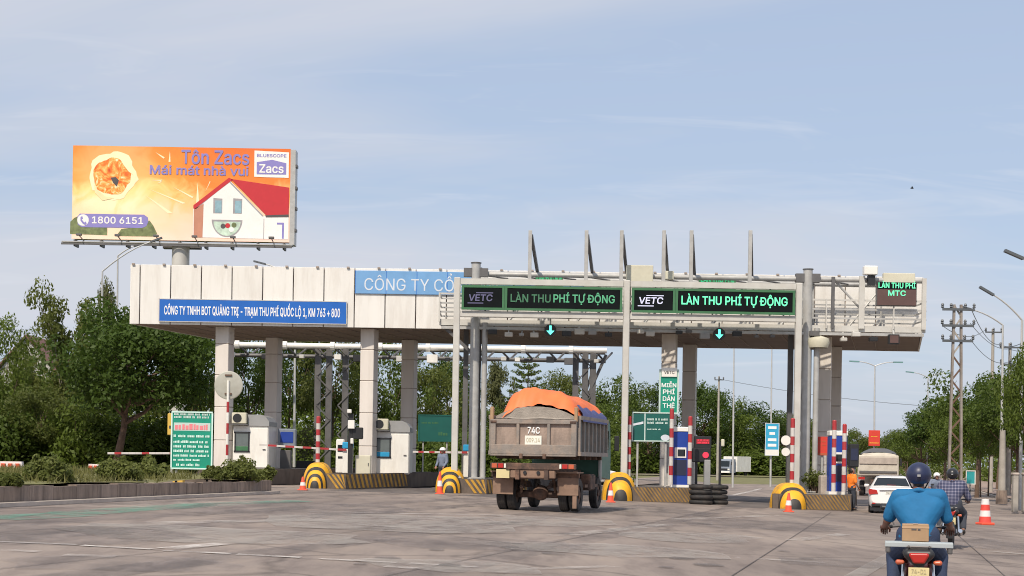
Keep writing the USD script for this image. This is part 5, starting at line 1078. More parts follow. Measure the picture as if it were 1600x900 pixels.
# undergrowth: rows of bushes at the foot of the trees
us = bush('bush', 'understorey bush at the foot of the trees', 401, 3.0, 1.7, 3600, .13, 'leaf_mid', clumps=22, group='bushes at the foot of the trees', cat='bush', loc=(WX(40, 88, 700), 88, G(-16)))
r5 = np.random.default_rng(17)
for px in range(-20, 350, 30): copy_of(us, (WX(px + r5.uniform(-8, 8), 88 + r5.uniform(-3, 6), 700), 88 + r5.uniform(-3, 6), G(-16)), r5.uniform(0, 6), 'understorey bush in the dark row at the foot of the trees left of the booths', 'bushes left of the booths', (1.1, 1.1, r5.uniform(.9, 1.5)))
tag(us, 'understorey bush in the dark row at the foot of the trees left of the booths', group='bushes left of the booths')
for px in range(350, 960, 30):
    if 540 < px < 600 or True: copy_of(us, (WX(px + r5.uniform(-8, 8), 104, 700), 104 + r5.uniform(-4, 8), G(WX(px, 104, 700))), r5.uniform(0, 6), 'bush of the green row seen low between the booths and the truck', 'bushes between the booths and the truck', (1.15, 1.15, r5.uniform(.8, 1.35)))
for px in range(965, 1290, 26): copy_of(us, (WX(px, 252, 700), 252 + r5.uniform(-3, 8), G(18)), r5.uniform(0, 6), 'bush of the far row behind the opposite roadway', 'bushes behind the opposite roadway', (2.6, 2.6, r5.uniform(1.3, 2.0)))
for k in range(14):
    Y = 74 + k * 7.5; copy_of(us, (kerb_x(Y) + 8.5 + r5.uniform(-.6, .6), Y, G(18)), r5.uniform(0, 6), 'bush along the far side of the right hand pavement', 'bushes along the right hand pavement', (.8, .8, r5.uniform(.4, .75)))
# shrubs in the planter
for i, (px, py, Y, w, h, lb) in enumerate(((74, 764, 38.5, 74, 46, 'rounded shrub at the left end of the planted bed'), (186, 757, 42.5, 66, 40, 'shrub in the planted bed left of the green notice board'), (228, 752, 46.5, 70, 34, 'spreading shrub touching the green notice board'),
                                           (336, 758, 48.5, 44, 24, 'shrub in the planted bed right below the green notice board'), (374, 757, 50.5, 80, 38, 'wide shrub at the right end of the planted bed'), (8, 775, 34.5, 50, 24, 'low weedy shrub cut by the left picture edge'),
                                           (282, 752, 57.2, 60, 20, 'low shrub behind the green notice board'), (408, 752, 53.0, 46, 30, 'small shrub nearest the first toll booth'))):
    x = WX(px, Y, py); bush('shrub', lb, 500 + i * 9, h * Y / FOC, w * Y / FOC / 2, 4200, .055, 'leaf_shrub', (x, Y, float(bed_z(x, Y)) - .1), r5.uniform(0, 6), clumps=20)
# far grey gabled house
HYY = 128.0; x0, x1 = WX(16, HYY, 560), WX(66, HYY, 560); t = thing('house', 'grey gabled house half hidden among the trees at the left', 'house', ((x0 + x1) / 2, HYY, G(-16))); w = (x1 - x0) * 1.6; zt = W(46, 528, HYY)[2] - G(-16); ze = zt - 2.6
b = B(); b.prism([(-w / 2, 0), (w / 2, 0), (w / 2, ze), (0, zt), (-w / 2, ze)], (0, 0, 0), (1, 0, 0), (0, 0, 1), (0, 9, 0)); obj('wall', b, 'house_wall', t)
for s_ in (-1, 1):
    b = B(); b.add([(0, -.3, zt + .12), (0, 9.3, zt + .12), (s_ * (w / 2 + .4), 9.3, ze - .2), (s_ * (w / 2 + .4), -.3, ze - .2), (0, -.3, zt + .28), (0, 9.3, zt + .28), (s_ * (w / 2 + .4), 9.3, ze - .04), (s_ * (w / 2 + .4), -.3, ze - .04)], [[0, 1, 2, 3], [7, 6, 5, 4], [0, 3, 7, 4], [1, 5, 6, 2], [3, 2, 6, 7], [0, 4, 5, 1]]); obj('roof', b, 'house_roof', t)
b = B(); b.box(.2, -.03, ze * .55, 1.2, .06, 1.3); q = obj('window', b, 'steel_dark', t); b = B(); b.box(.2, -.065, ze * .55, 1.05, .02, 1.15); obj('pane', b, 'glass_dark', q)
# red and white road barriers far left
for px, py0, py1, wpx, lb in ((18, 721, 738, 34, 'white and red plastic road barrier at the left picture edge'), (147, 725, 739, 16, 'small white and red road barrier behind the planted bed')):
    Y = 60.5; x = WX(px, Y, 740); zt = W(px, py0, Y)[2]; zb = W(px, py1, Y)[2]; h = zt - zb; w = wpx * Y / FOC; t = thing('road_barrier', lb, 'barrier', (x, Y, zb)); 
    b = B(); b.prism([(-.26, -.6), (.26, -.6), (.26, .05), (.12, h * .5), (.12, h), (-.12, h), (-.12, h * .5), (-.26, .05)], (-w / 2, 0, 0), (0, 1, 0), (0, 0, 1), (w, 0, 0)); obj('body', b, 'cone_white', t)
    for k in range(2 if w < .6 else 3):
        n = 2 if w < .6 else 3; b = B(); b.box(-w / 2 + w * (k + .5) / n, -.17, h * .52, w / n * .5, .16, h * .62, ch=.02); obj('red_panel', b, 'cone_orange', t)
# right hand side: wall, fence posts, teal sign, stumps
wl = thing('wall', 'low brownish roadside wall behind the trees on the right', 'wall')
for k in range(16):
    Y = 80 + k * 9; p, q = np.array([kerb_x(Y) + 7.6, Y]), np.array([kerb_x(Y + 8.9) + 7.6, Y + 8.9]); b = B(); b.bar([*p, G(18) + .9], [*q, G(18) + .9], .2, 1.8); obj('wall_panel', b, 'wall_brown', wl)
fc = [(1583, 733), (1598, 732)]
for i, (px, pt) in enumerate(((1586, 704), (1602, 703))):
    Y = 64.0; x = WX(px, Y, 760); t = thing('concrete_post', ('left' if i == 0 else 'right') + ' one of two squat pale concrete gate posts at the right edge', 'post', (x, Y, G(18) + .1)); h = W(px, 746, Y)[2] - G(18)
    b = B(); b.box(0, 0, h / 2, .22, .3, h, ch=.03); obj('shaft', b, 'concrete_pole', t); b = B(); b.box(0, 0, h + .05, .27, .36, .1, ch=.03); obj('cap', b, 'kerb_pale', t)
x = WX(1566, 78, 720); t = thing('concrete_post', 'tall weathered concrete pole on the right hand pavement', 'post', (x, 78, G(18) + .1)); h = W(1566, 675, 78)[2] - G(18); b = B(); b.tube((0, 0, 0), (0, 0, h), .2, .14, 12); obj('shaft', b, 'concrete_pole', t, smooth=40); b = B(); b.tube((0, 0, 0), (0, 0, .7), .3, .26, 12); obj('foot', b, 'kerb_stone', t)
flat_sign('shop_sign', 'small teal and white sign on the pavement behind the rider in plaid', 1509, 1524, 735, 757, 92, 'teal_sign', fw=.05, frame='white_paint')
for i, px in enumerate((1534, 1546, 1580)):
    Y = 98 + i * 3; placed_tree('t3', px, Y, 622 + 6 * i, 56, ('slim roadside tree with a pale bare trunk, ' + ['behind the red and white drum', 'between the drum and the tall concrete pole', 'right of the tall concrete pole'][i]))

# ------------------------------------------------------------------ dump truck
TX = 0.62; TYr = 44.9; t = thing('dump_truck', 'loaded dusty dump truck driving away, tailgate with number 74C and orange tarpaulin', 'truck', (TX, TYr, G(TX)), YAW)
BW, BL, FL, RH = 2.6, 4.5, 1.66, 1.02          # bed width, length, floor height, side height
b = B(); b.box(0, BL / 2 + .05, FL + .06, BW, BL, .14); obj('bed_floor', b, 'truck_bed', t)
g = B(); g.box(0, .04, FL + RH * .5, BW - .04, .06, RH - .05); tgte = obj('tailgate', g, 'truck_bed_panel', t)
for x_, w_ in ((-BW / 2 + .09, .16), (BW / 2 - .09, .16), (-.46, .09), (.46, .09)):
    b = B(); b.box(x_, -.03, FL + RH * .5, w_, .1, RH, ch=.012); obj('upright', b, 'truck_bed', tgte)
for z, h_ in ((FL + RH - .05, .13), (FL + .15, .3), (FL + .0, .08)):
    b = B(); b.box(0, -.03, z, BW - .04, .115, h_, ch=.012); obj('rail', b, 'truck_bed', tgte)
b = B(); b.box(0, -.035, FL + .43, .50, .03, .26, ch=.005); pl_ = obj('number_panel', b, 'plate_white', tgte)
b = B(); b.text('009.14', -.20, FL + .37, .40, .13, y=-.05); obj('number_digits', b, 'ink_faint', pl_)
b = B(); b.text('74C', -.18, FL + .62, .37, .20, y=-.012, bold=True); obj('number_lettering', b, 'white_letter', tgte)
for s_ in (-1, 1):
    sb = B(); sb.box(s_ * (BW / 2 - .03), BL / 2 + .1, FL + RH * .55, .05, BL, RH * 1.1); side = obj('side_board', sb, 'truck_bed_side', t)
    for k in range(8):
        b = B(); b.box(s_ * (BW / 2 + .03), .15 + BL * k / 7.2, FL + RH * .52, .08, .09, RH * 1.06); obj('rib', b, 'truck_bed', side)
    for z in (FL + .05, FL + RH * 1.08):
        b = B(); b.box(s_ * (BW / 2 + .03), BL / 2 + .1, z, .12, BL, .12); obj('side_rail', b, 'truck_bed', side)
    b = B(); b.box(s_ * (BW / 2 - .04), .0, FL + RH + .17, .10, .12, .42, ch=.015); obj('corner_post', b, 'cardboard', t)
    b = B(); b.tube((s_ * (BW / 2 - .2), -.06, FL + RH - .06), (s_ * (BW / 2 - .02), -.06, FL + RH - .06), .05, n=8); obj('hinge', b, 'truck_chassis', tgte)
    b = B(); b.box(s_ * .35, -.08, FL - .04, .1, .12, .16, ch=.02); obj('latch', b, 'rust', tgte)
# load and tarpaulin
nx, ny = 34, 40; X, Y_ = np.meshgrid(np.linspace(-1, 1, nx), np.linspace(0, 1, ny)); 
def heap(u, v): return FL + RH + .04 + .56 * np.clip(1 - np.abs(u) ** 4.0, 0, 1) ** .7 * (np.clip(v / .42, 0, 1) ** .75) * (1 - .25 * np.clip((v - .75) / .25, 0, 1))
P = np.stack([X * (BW / 2 - .08), .1 + Y_ * (BL - .15), heap(X, Y_) * 1.0], -1).reshape(-1, 3); P[:, 2] += .07 * (meshkit.fbm(P * 2.6, 3, 2) - .5)
idx = np.arange(nx * ny).reshape(ny, nx); F = np.stack([idx[:-1, :-1].ravel(), idx[:-1, 1:].ravel(), idx[1:, 1:].ravel(), idx[1:, :-1].ravel()], 1)
obj('load', B().add(P, F), 'sand_load', t, smooth=True)
b = B(); a = np.linspace(-1, 1, 21); q = [(x_ * (BW / 2 - .08), FL + RH - .02) for x_ in (a[0], a[-1])]; arch = [(x_ * (BW / 2 - .10), FL + RH + .10 + .30 * (1 - abs(x_) ** 2.4)) for x_ in a[::-1]]
b.prism([(-BW / 2 + .1, FL + RH - .05), (BW / 2 - .1, FL + RH - .05)] + arch, (0, .16, 0), (1, 0, 0), (0, 0, 1), (0, .06, 0)); obj('load_board', b, 'sand_load', t)
nx, ny = 64, 64; U, V = np.meshgrid(np.linspace(-1, 1, nx), np.linspace(0, 1, ny))
xx = np.where(U < 0, U * (BW / 2 - .22), U * (BW / 2 + .03))
crown = (1 - np.abs(U) ** 3.2) ** .62; zT = FL + RH + .02 + (.95 - .12 * U - .12 * V) * crown
zE = FL + RH + .06 + .40 * (1 - np.abs(U) ** 2.6) - .10 * np.clip(-U, 0, 1)
w_ = np.clip(V / .16, 0, 1); w_ = np.sin(w_ * PI / 2) ** .8; zz = zE * (1 - w_) + zT * w_
fold = .022 * np.sin(U * 9 + V * 14 + 1.5 * np.sin(V * 6)) + .016 * np.sin(U * 21 - V * 9) + .06 * (meshkit.fbm(np.stack([U * 2.2, V * 4, U * 0], -1).reshape(-1, 3), 3, 12).reshape(U.shape) - .5)
yy = .17 + V * (BL - .25) - .05 * np.sin(U * 6) * (1 - w_)
P = np.stack([xx, yy, np.maximum(zz + fold * (1 - np.abs(U) ** 6), FL + RH - .03)], -1)
P = P.reshape(-1, 3); idx = np.arange(nx * ny).reshape(ny, nx); F = np.stack([idx[:-1, :-1].ravel(), idx[:-1, 1:].ravel(), idx[1:, 1:].ravel(), idx[1:, :-1].ravel()], 1)
tp = obj('tarpaulin', B().add(P, F), 'tarp_orange', t, smooth=True)
U2 = np.linspace(0, 1, 26); b = B(); vv = []
for u in U2:
    y0_ = .35 + u * 3.9; vv += [(BW / 2 - .10, y0_, FL + RH + .46 - .12 * u + .03 * math.sin(u * 20)), (BW / 2 + .06, y0_ + .1, FL + RH + .22), (BW / 2 + .10, y0_, FL + RH - .02)]
b.add(vv, [[i * 3 + k, i * 3 + k + 1, i * 3 + k + 4, i * 3 + k + 3] for i in range(25) for k in (0, 1)]); obj('tarpaulin_hem', b, 'tarp_blue', tp, smooth=True)
# chassis
for s_ in (-1, 1):
    b = B(); b.box(s_ * .43, 3.0, 1.08, .12, 6.4, .28); obj('frame_rail', b, 'truck_chassis', t)
b = B(); b.box(0, -.02, 1.32, BW * .62, .16, .20, ch=.02); cm = obj('rear_crossmember', b, 'truck_chassis', t)
b = B(); b.box(.0, .0, 1.10, 1.35, .14, .26, ch=.03); obj('tow_beam', b, 'mud_flap', cm)
for x_ in (-.22, .18):
    b = B(); b.tube((x_, -.09, 1.14), (x_, -.11, 1.14), .055, n=10); obj('tow_hole', b, 'black_plastic', cm)
for k in range(5):
    b = B(); b.box(0, .6 + k * .9, FL - .06, BW - .1, .12, .12); obj('bed_bearer', b, 'truck_chassis', t)
AXY, AXF, TR = .95, 4.55, .50
b = B(); b.tube((-.95, AXY, TR), (.95, AXY, TR), .11, n=12); ax = obj('rear_axle', b, 'truck_chassis', t)
s0 = trimesh.creation.icosphere(3, .23); s0.apply_scale([1.05, .85, 1]); s0.apply_translation([.05, AXY - .1, TR + .04]); obj('differential', B().mesh(s0), 'truck_chassis', ax, smooth=True)
for x_ in (-.42, .42):
    b = B()
    for k in range(4): b.box(x_, AXY, TR + .22 + k * .05, .1, 1.3 - k * .22, .042)
    obj('leaf_spring', b, 'truck_chassis', ax); b = B(); b.tube((x_ * 1.25, AXY - .2, TR + .05), (x_ * 1.1, AXY - .3, 1.05), .05, n=8); obj('shock_absorber', b, 'rust', ax)
b = B(); b.tube((.05, AXY + .1, TR + .08), (0, 3.6, .85), .06, n=8); obj('drive_shaft', b, 'truck_chassis', t)
def tyre(name, x_, y, w_=.275):
    q = obj(name, B().wheel((x_, y, TR), TR, w_, n=28, inner=.56), 'rubber', t, smooth=35)
    b = B(); b.tube((x_ - w_ * .3, y, TR), (x_ + w_ * .3, y, TR), TR * .57, n=22); b.tube((x_ - w_ * .46, y, TR), (x_ + w_ * .46, y, TR), TR * .22, n=12); obj('rim', b, 'truck_chassis', q)
    for k in range(3):
        gx = x_ + (k - 1) * w_ * .22; b = B(); rr = TR + .002; b.lathe([(rr, -.008), (rr + .004, 0), (rr, .008)], 28); v = np.concatenate(b.v); b.v = [np.stack([v[:, 2] + gx, v[:, 0] + y, v[:, 1] + TR], 1)]; obj('tread_groove', b, 'black_plastic', q)
for s_ in (-1, 1):
    tyre('wheel', s_ * .785, AXY); tyre('wheel', s_ * 1.09, AXY)
    tyre('wheel', s_ * 1.00, AXF, .26)
    b = B(); b.box(s_ * .98, .34, .80, .62, .03, .62); fl = obj('mud_flap', b, 'mud_flap', t)
    b = B(); b.box(s_ * .98, .33, 1.08, .70, .05, .16); obj('flap_hanger', b, 'truck_chassis', fl)
    b = B(); b.box(s_ * .98, .55, 1.16, .66, .9, .04); obj('mudguard', b, 'mud_flap', t)
    b = B(); b.box(s_ * .98, .0, 1.33, .60, .12, .17, ch=.02); hl = obj('tail_light', b, 'truck_chassis', t)
    for k, (dx, m_) in enumerate(((.17, 'tail_orange'), (-.02, 'tail_red'), (-.2, 'plate_white'))):
        b = B(); b.box(s_ * (.98 + dx), -.07, 1.33, .16, .03, .13, ch=.01); obj('lens', b, m_, hl)
b = B(); b.box(-.90, -.04, 1.10, .40, .02, .26); obj('licence_plate', b, 'plate_yellow', t)
b = B(); b.box(1.18, .36, .66, .12, .04, 1.1); obj('side_flap', b, 'mud_flap', t)
for s_ in (-1, 1):
    b = B(); b.box(s_ * 1.12, 2.6, .86, .34, .9, .5, ch=.05); obj('fuel_tank' if s_ > 0 else 'air_tank', b, 'truck_chassis', t)
    b = B(); b.bar((s_ * 1.2, 1.7, .75), (s_ * 1.2, 3.7, .75), .05, .09); obj('side_guard', b, 'rust', t)
b = B(); m = trimesh.convex.convex_hull(np.array([(x_, y, z) for x_ in (-1.15, 1.15) for y, z in ((4.75, 1.0), (6.35, .9), (6.4, 1.7), (6.2, 2.7), (6.0, 2.82), (4.85, 2.82))])); cab = obj('cab', B().mesh(m), 'cab_green', t)
b = B(); b.box(0, 4.82, 2.3, 1.3, .04, .5); obj('rear_window', b, 'glass_dark', cab)
for s_ in (-1, 1):
    b = B(); b.box(s_ * 1.155, 5.55, 2.2, .02, .8, .6); obj('side_window', b, 'glass_dark', cab); b = B(); b.box(s_ * 1.38, 6.2, 2.1, .16, .06, .5, ch=.02); obj('mirror', b, 'black_plastic', cab)
b = B(); b.tube((1.12, 4.66, .9), (1.12, 4.66, 3.05), .06, n=10); obj('exhaust', b, 'steel', t)

# ------------------------------------------------------------------ white car
g_ = ground_at(1387, 804); cxx = WX(1386.5, 60.2, 790); t = thing('car', 'white saloon car seen from behind in the right hand lane', 'car', (cxx, 59.6, G(cxx)), YAW)
def ring(y, hw, z0, z1, belt, n=7):
    """half-rounded cross-section at y."""
    pts = [(-hw * .86, z0), (-hw * .97, z0 + .12), (-hw, z0 + .32), (-hw * .985, belt - .06), (-hw * .93, belt)]
    top = [(-hw * .80, belt + (z1 - belt) * .55), (-hw * .68, z1 - .05), (-hw * .5, z1)] if z1 > belt + .05 else [(-hw * .86, belt + .012), (-hw * .7, belt + .02), (-hw * .4, belt + .03)]
    h = pts + top; return [(x_, y, z) for x_, z in h] + [(-x_, y, z) for x_, z in h[::-1]]
sec = [(-.02, .76, .42, .93, .90), (.04, .83, .30, 1.0, .98), (.25, .865, .24, 1.03, 1.01), (.62, .88, .22, 1.06, 1.03), (1.15, .88, .22, 1.40, 1.01), (1.6, .88, .22, 1.475, 1.0), (2.3, .88, .22, 1.47, .98), (2.8, .88, .22, 1.38, .97), (3.35, .88, .22, .99, .97), (3.9, .87, .24, .94, .92), (4.25, .83, .28, .86, .83), (4.42, .72, .34, .74, .70)]
V_ = [p for s in sec for p in ring(*s)]; m_ = 16; F = []
for i in range(len(sec) - 1):
    for k in range(m_): F.append([i * m_ + k, i * m_ + (k + 1) % m_, (i + 1) * m_ + (k + 1) % m_, (i + 1) * m_ + k])
def cap(i): return [[i * m_ + k, i * m_ + k + 1, i * m_ + m_ - 2 - k, i * m_ + m_ - 1 - k] for k in range(7)]
F += cap(0) + cap(len(sec) - 1); body = obj('body', B().add(V_, F), 'car_white', t, smooth=40)
b = B(); b.add([(-.68, .655, 1.105), (.68, .655, 1.105), (.54, 1.10, 1.385), (-.54, 1.10, 1.385), (-.68, .66, 1.08), (.68, .66, 1.08), (.54, 1.11, 1.35), (-.54, 1.11, 1.35)], [[0, 1, 2, 3], [0, 4, 5, 1], [1, 5, 6, 2], [2, 6, 7, 3], [3, 7, 4, 0]]); obj('rear_window', b, 'glass_dark', t)
for s_ in (-1, 1):
    b = B(); b.add([(s_ * .895, .95, 1.04), (s_ * .895, 3.0, 1.01), (s_ * .72, 2.55, 1.36), (s_ * .70, 1.35, 1.38)], [[0, 1, 2, 3]]); obj('side_window', b, 'glass_dark', t)
    b = B(); b.prism([(.50, .78), (.83, .74), (.865, .86), (.84, .96), (.56, .93)], (0, -.05, 0), (s_, 0, 0), (0, 0, 1), (0, .2, 0)); obj('tail_light', b, 'tail_red', t)
    b = B(); b.box(s_ * .98, 3.0, 1.05, .2, .1, .13, ch=.03); obj('mirror', b, 'car_white', t)
    for y in (.95, 3.6):
        q = obj('wheel', B().wheel((s_ * .77, y, .31), .31, .2, n=24), 'rubber', t, smooth=35); b = B(); b.tube((s_ * .77 - .06, y, .31), (s_ * .77 + .06, y, .31), .2, n=18); obj('rim', b, 'steel', q)
    b = B(); b.box(s_ * .66, -.04, .40, .12, .03, .05); obj('reflector', b, 'tail_red', t)
b = B(); b.box(0, .01, .34, 1.5, .1, .12, ch=.03); obj('bumper_lower', b, 'black_plastic', t)
b = B(); b.box(0, -.02, .82, .44, .02, .13); pl_ = obj('licence_plate', b, 'plate_white', t); b = B(); b.text('74A-017.02', -.19, .785, .38, .07, y=-.032); obj('plate_digits', b, 'ink', pl_)
b = B(); b.box(0, -.045, .92, .9, .04, .03); obj('chrome_strip', b, 'chrome', t); b = B(); b.box(0, .68, 1.10, .34, .03, .04); obj('brake_light', b, 'tail_red', t)
b = B(); b.box(0, .42, .18, 1.6, .8, .12); obj('underbody', b, 'black_plastic', t)

# ------------------------------------------------------------------ far vehicles
Y = 96.0; x = WX(1372, Y, 740); t = thing('tank_truck', 'big pale dusty truck driving away beyond the white car under the red banner', 'truck', (x, Y, G(18)), YAW)
b = B(); b.box(0, 3.0, 1.95, 2.5, 6.0, 1.3, ch=.06); obj('body', b, 'tank_pale', t); b = B(); b.box(0, -.04, 2.25, 2.3, .06, .42, ch=.02); obj('tail_panel', b, 'kerb_pale', t); b = B(); b.box(0, -.05, 1.55, 2.3, .06, .12); obj('tail_rail', b, 'steel_dark', t)
nx = 16; X, Y_ = np.meshgrid(np.linspace(-1, 1, nx), np.linspace(0, 1, nx)); P = np.stack([X * 1.15, .1 + Y_ * 5.8, 2.58 + .42 * (1 - X ** 2) ** .7 * np.clip(Y_ * 4, .3, 1)], -1).reshape(-1, 3); P[:, 2] += .12 * meshkit.fbm(P * 2, 3, 9); idx = np.arange(nx * nx).reshape(nx, nx)
obj('load', B().add(P, np.stack([idx[:-1, :-1].ravel(), idx[:-1, 1:].ravel(), idx[1:, 1:].ravel(), idx[1:, :-1].ravel()], 1)), 'steel_dark', t, smooth=True)
b = B(); b.box(0, 7.2, 1.7, 2.3, 1.7, 2.2, ch=.15); obj('cab', b, 'tank_pale', t); b = B(); b.box(0, 3.5, .95, .9, 7, .25); obj('chassis', b, 'truck_chassis', t)
for s_ in (-1, 1):
    for y in (1.0, 2.3, 6.8): obj('wheel', B().wheel((s_ * 1.0, y, .5), .5, .3, n=20), 'rubber', t, smooth=35)
    b = B(); b.box(s_ * 1.0, -.05, 1.15, .4, .06, .16); obj('tail_light', b, 'tail_red', t); b = B(); b.box(s_ * 1.42, 6.9, 2.2, .14, .06, .5); obj('mirror', b, 'black_plastic', t)
Y = 229.0; x = WX(1131, Y, 735); t = thing('lorry', 'small grey blue lorry with a white box coming toward the toll on the far roadway', 'truck', (x, Y, G(18)), -.62)
b = B(); m = trimesh.convex.convex_hull(np.array([(x_, y, z) for x_ in (-1.05, 1.05) for y, z in ((0, .5), (0, 1.3), (.25, 2.4), (.5, 2.55), (1.7, 2.55), (1.7, .5))])); obj('cab', B().mesh(m), 'lorry_blue', t)
b = B(); b.add([(-.9, -.0, 1.42), (.9, -.0, 1.42), (.85, .19, 2.25), (-.85, .19, 2.25)], [[0, 1, 2, 3]]); obj('windscreen', b, 'glass_dark', t)
b = B(); b.box(0, 4.3, 1.8, 2.3, 4.6, 2.3, ch=.03); obj('cargo_box', b, 'white_paint', t); b = B(); b.box(0, -.05, .62, 2.0, .12, .3, ch=.03); obj('bumper', b, 'white_paint', t); b = B(); b.box(0, -.02, 1.0, 1.2, .06, .3); obj('grille', b, 'black_plastic', t)
for s_ in (-1, 1):
    b = B(); b.box(s_ * .8, -.04, 1.0, .3, .06, .22, ch=.02); obj('headlight', b, 'plate_white', t); b = B(); b.box(s_ * 1.2, .1, 1.9, .12, .1, .45); obj('mirror', b, 'black_plastic', t)
    for y in (.9, 5.3): obj('wheel', B().wheel((s_ * .9, y, .42), .42, .25, n=18), 'rubber', t, smooth=35)

# ------------------------------------------------------------------ people and motorcycles
Mf = manifold3d.Manifold
def ball(p, r, n=20): return Mf.sphere(r, n).translate([float(k) for k in p])
def limb(*js):
    """joints (point, radius) joined into one tapering surface."""
    out = []
    for (p, r), (q, s) in zip(js[:-1], js[1:]): out.append(Mf.batch_hull([ball(p, r), ball(q, s)]))
    return Mf.batch_boolean(out, manifold3d.OpType.Add)
def blob(*bs): return Mf.batch_hull([ball(p, r) for p, r in bs])
def union(*ms): return Mf.batch_boolean(list(ms), manifold3d.OpType.Add)
def soft(m, step=.035, it=8):
    m = m.refine_to_length(step).to_mesh(); m = trimesh.Trimesh(m.vert_properties[:, :3], m.tri_verts, process=True); trimesh.smoothing.filter_taubin(m, iterations=it); return m
def pose(J, s):
    """Mirrors the side joints: names with _ get side s."""
    return {k: np.array([v[0] * s, v[1], v[2]], float) for k, v in J.items()}
def hand(w, f, side, curl=.9, r=.0095):
    """A palm with four unequal bent fingers and a thumb; w wrist, f direction of the fingers."""
    w, f = np.array(w, float), np.array(f, float); f /= np.linalg.norm(f); up = np.array([0, 0, 1.0]); lat = np.cross(f, up); lat /= np.linalg.norm(lat); dn = -np.cross(lat, f)
    dn = dn if dn[2] < 0 else -dn; k1 = w + f * .085; ms = [blob((w, .024), (w + f * .03 + lat * .02, .022), (w + f * .03 - lat * .02, .022), (k1 + lat * .032, .014), (k1 - lat * .032, .014))]
    for i, ln in enumerate((.036, .042, .039, .030)):
        b0 = k1 + lat * (.030 - .02 * i) * side; a1 = b0 + (f * math.cos(curl * .5) + dn * math.sin(curl * .5)) * ln; a2 = a1 + (f * math.cos(curl * 1.7) + dn * math.sin(curl * 1.7)) * ln * .75; a3 = a2 + (f * math.cos(curl * 2.7) + dn * math.sin(curl * 2.7)) * ln * .6
        ms.append(limb((b0, r + .001), (a1, r), (a2, r * .93), (a3, r * .85)))
    b0 = w + f * .03 + lat * .03 * side; a1 = b0 + (lat * side * .6 + f * .6 + dn * .5) * .042; a2 = a1 + (f * .8 + dn * .6) * .03; ms.append(limb((b0, .014), (a1, .011), (a2, .0095)))
    return union(*ms)
def person(name, label, loc, rz, J, skin, shirt, pants, helmet, sleeve='short', hat='half', grp=None, extra=None, bulk=1.0, scale=None):
    """J: joints of the posed figure in metres; _l / _r pairs share a mirrored default."""
    t = thing(name, label, 'person', loc, rz, grp, scale); j = {}
    for k, v in J.items():
        if k.endswith('*'): j[k[:-1] + '_l'] = np.array([-v[0], v[1], v[2]]); j[k[:-1] + '_r'] = np.array(v, float)
        else: j[k] = np.array(v, float)
    hd = j['head']; fw = j.get('face', np.array([0, 1.0, 0])); fw = fw / np.linalg.norm(fw); lt = np.cross(fw, [0, 0, 1.0]); lt /= np.linalg.norm(lt); Z = np.array([0, 0, 1.0])
    head = [blob((hd + Z * .03 - fw * .01, .088), (hd - Z * .03 + fw * .03, .068), (hd - Z * .09 + fw * .055, .035)), blob((hd + fw * .09 + Z * .012, .012), (hd + fw * .112 - Z * .02, .013)), blob((hd + fw * .088 - Z * .055 + lt * .02, .011), (hd + fw * .088 - Z * .055 - lt * .02, .011))]
    for s in (-1, 1): head.append(blob((hd + lt * s * .082 - fw * .01 + Z * .015, .015), (hd + lt * s * .08 - fw * .005 - Z * .025, .012)))
    body = [union(*head), limb((j['neck'], .056), (hd - Z * .04, .055)), blob((j['hip_l'], .115), (j['hip_r'], .115), (j['waist'], .13)), blob((j['waist'], .125), (j['sho_l'] * .8 + j['neck'] * .2 - Z * .1, .10), (j['sho_r'] * .8 + j['neck'] * .2 - Z * .1, .10), (j['neck'] - Z * .03, .06))]
    for s in ('_l', '_r'):
        sg = -1 if s == '_l' else 1
        body += [limb((j['neck'] - Z * .03, .06), (j['sho' + s], .058), (j['elb' + s], .043), (j['wri' + s], .029)), limb((j['hip' + s], .09), (j['knee' + s], .062), (j['ank' + s], .042), (j['toe' + s], .032)), hand(j['wri' + s], j['wri' + s] - j['elb' + s] + (np.array([0, .12, -.02]) if 'grip' in j else 0), -sg, .95)]
    q = obj('body', B().mesh(soft(union(*body), .022, 6)), skin, t, smooth=True)
    k = bulk; up = [blob((j['waist'] - Z * .06, .145 * k), (j['waist'], .142 * k), (j['hip_l'] + Z * .05, .12), (j['hip_r'] + Z * .05, .12)), blob((j['waist'], .142 * k), (j['sho_l'] * .78 + j['neck'] * .22 - Z * .1, .118 * k), (j['sho_r'] * .78 + j['neck'] * .22 - Z * .1, .118 * k), (j['neck'] - Z * .05, .078))]
    for s in ('_l', '_r'):
        e = j['elb' + s] if sleeve == 'long' else j['sho' + s] + (j['elb' + s] - j['sho' + s]) * .82
        js = [(j['neck'] - Z * .05, .076), (j['sho' + s], .080 * k), (e, .062 * k)] + ([(j['wri' + s] + (j['elb' + s] - j['wri' + s]) * .1, .042)] if sleeve == 'long' else [])
        up.append(limb(*js))
    m = soft(union(*up), .022, 10); v = np.array(m.vertices); v += np.array(m.vertex_normals) * (.030 * (meshkit.fbm(v * [7, 7, 4.2] + v[:, 2:] * [3, 0, 0], 3, 4) - .5))[:, None]; m.vertices = v
    obj('shirt', B().mesh(m), shirt, q, smooth=True)
    obj('collar', B().mesh(soft(limb((j['neck'] + lt * .06 - fw * .035 - Z * .005, .024), (j['neck'] - fw * .065 + Z * .012, .026), (j['neck'] - lt * .06 - fw * .035 - Z * .005, .024)), .02, 4)), shirt, q, smooth=True)
    lo = [blob((j['hip_l'] + Z * .06, .122), (j['hip_r'] + Z * .06, .122), (j['hip_l'] - Z * .02, .125), (j['hip_r'] - Z * .02, .125))]
    for s in ('_l', '_r'): lo.append(limb((j['hip' + s], .112), (j['knee' + s], .088), (j['ank' + s] + (j['knee' + s] - j['ank' + s]) * .1, .066)))
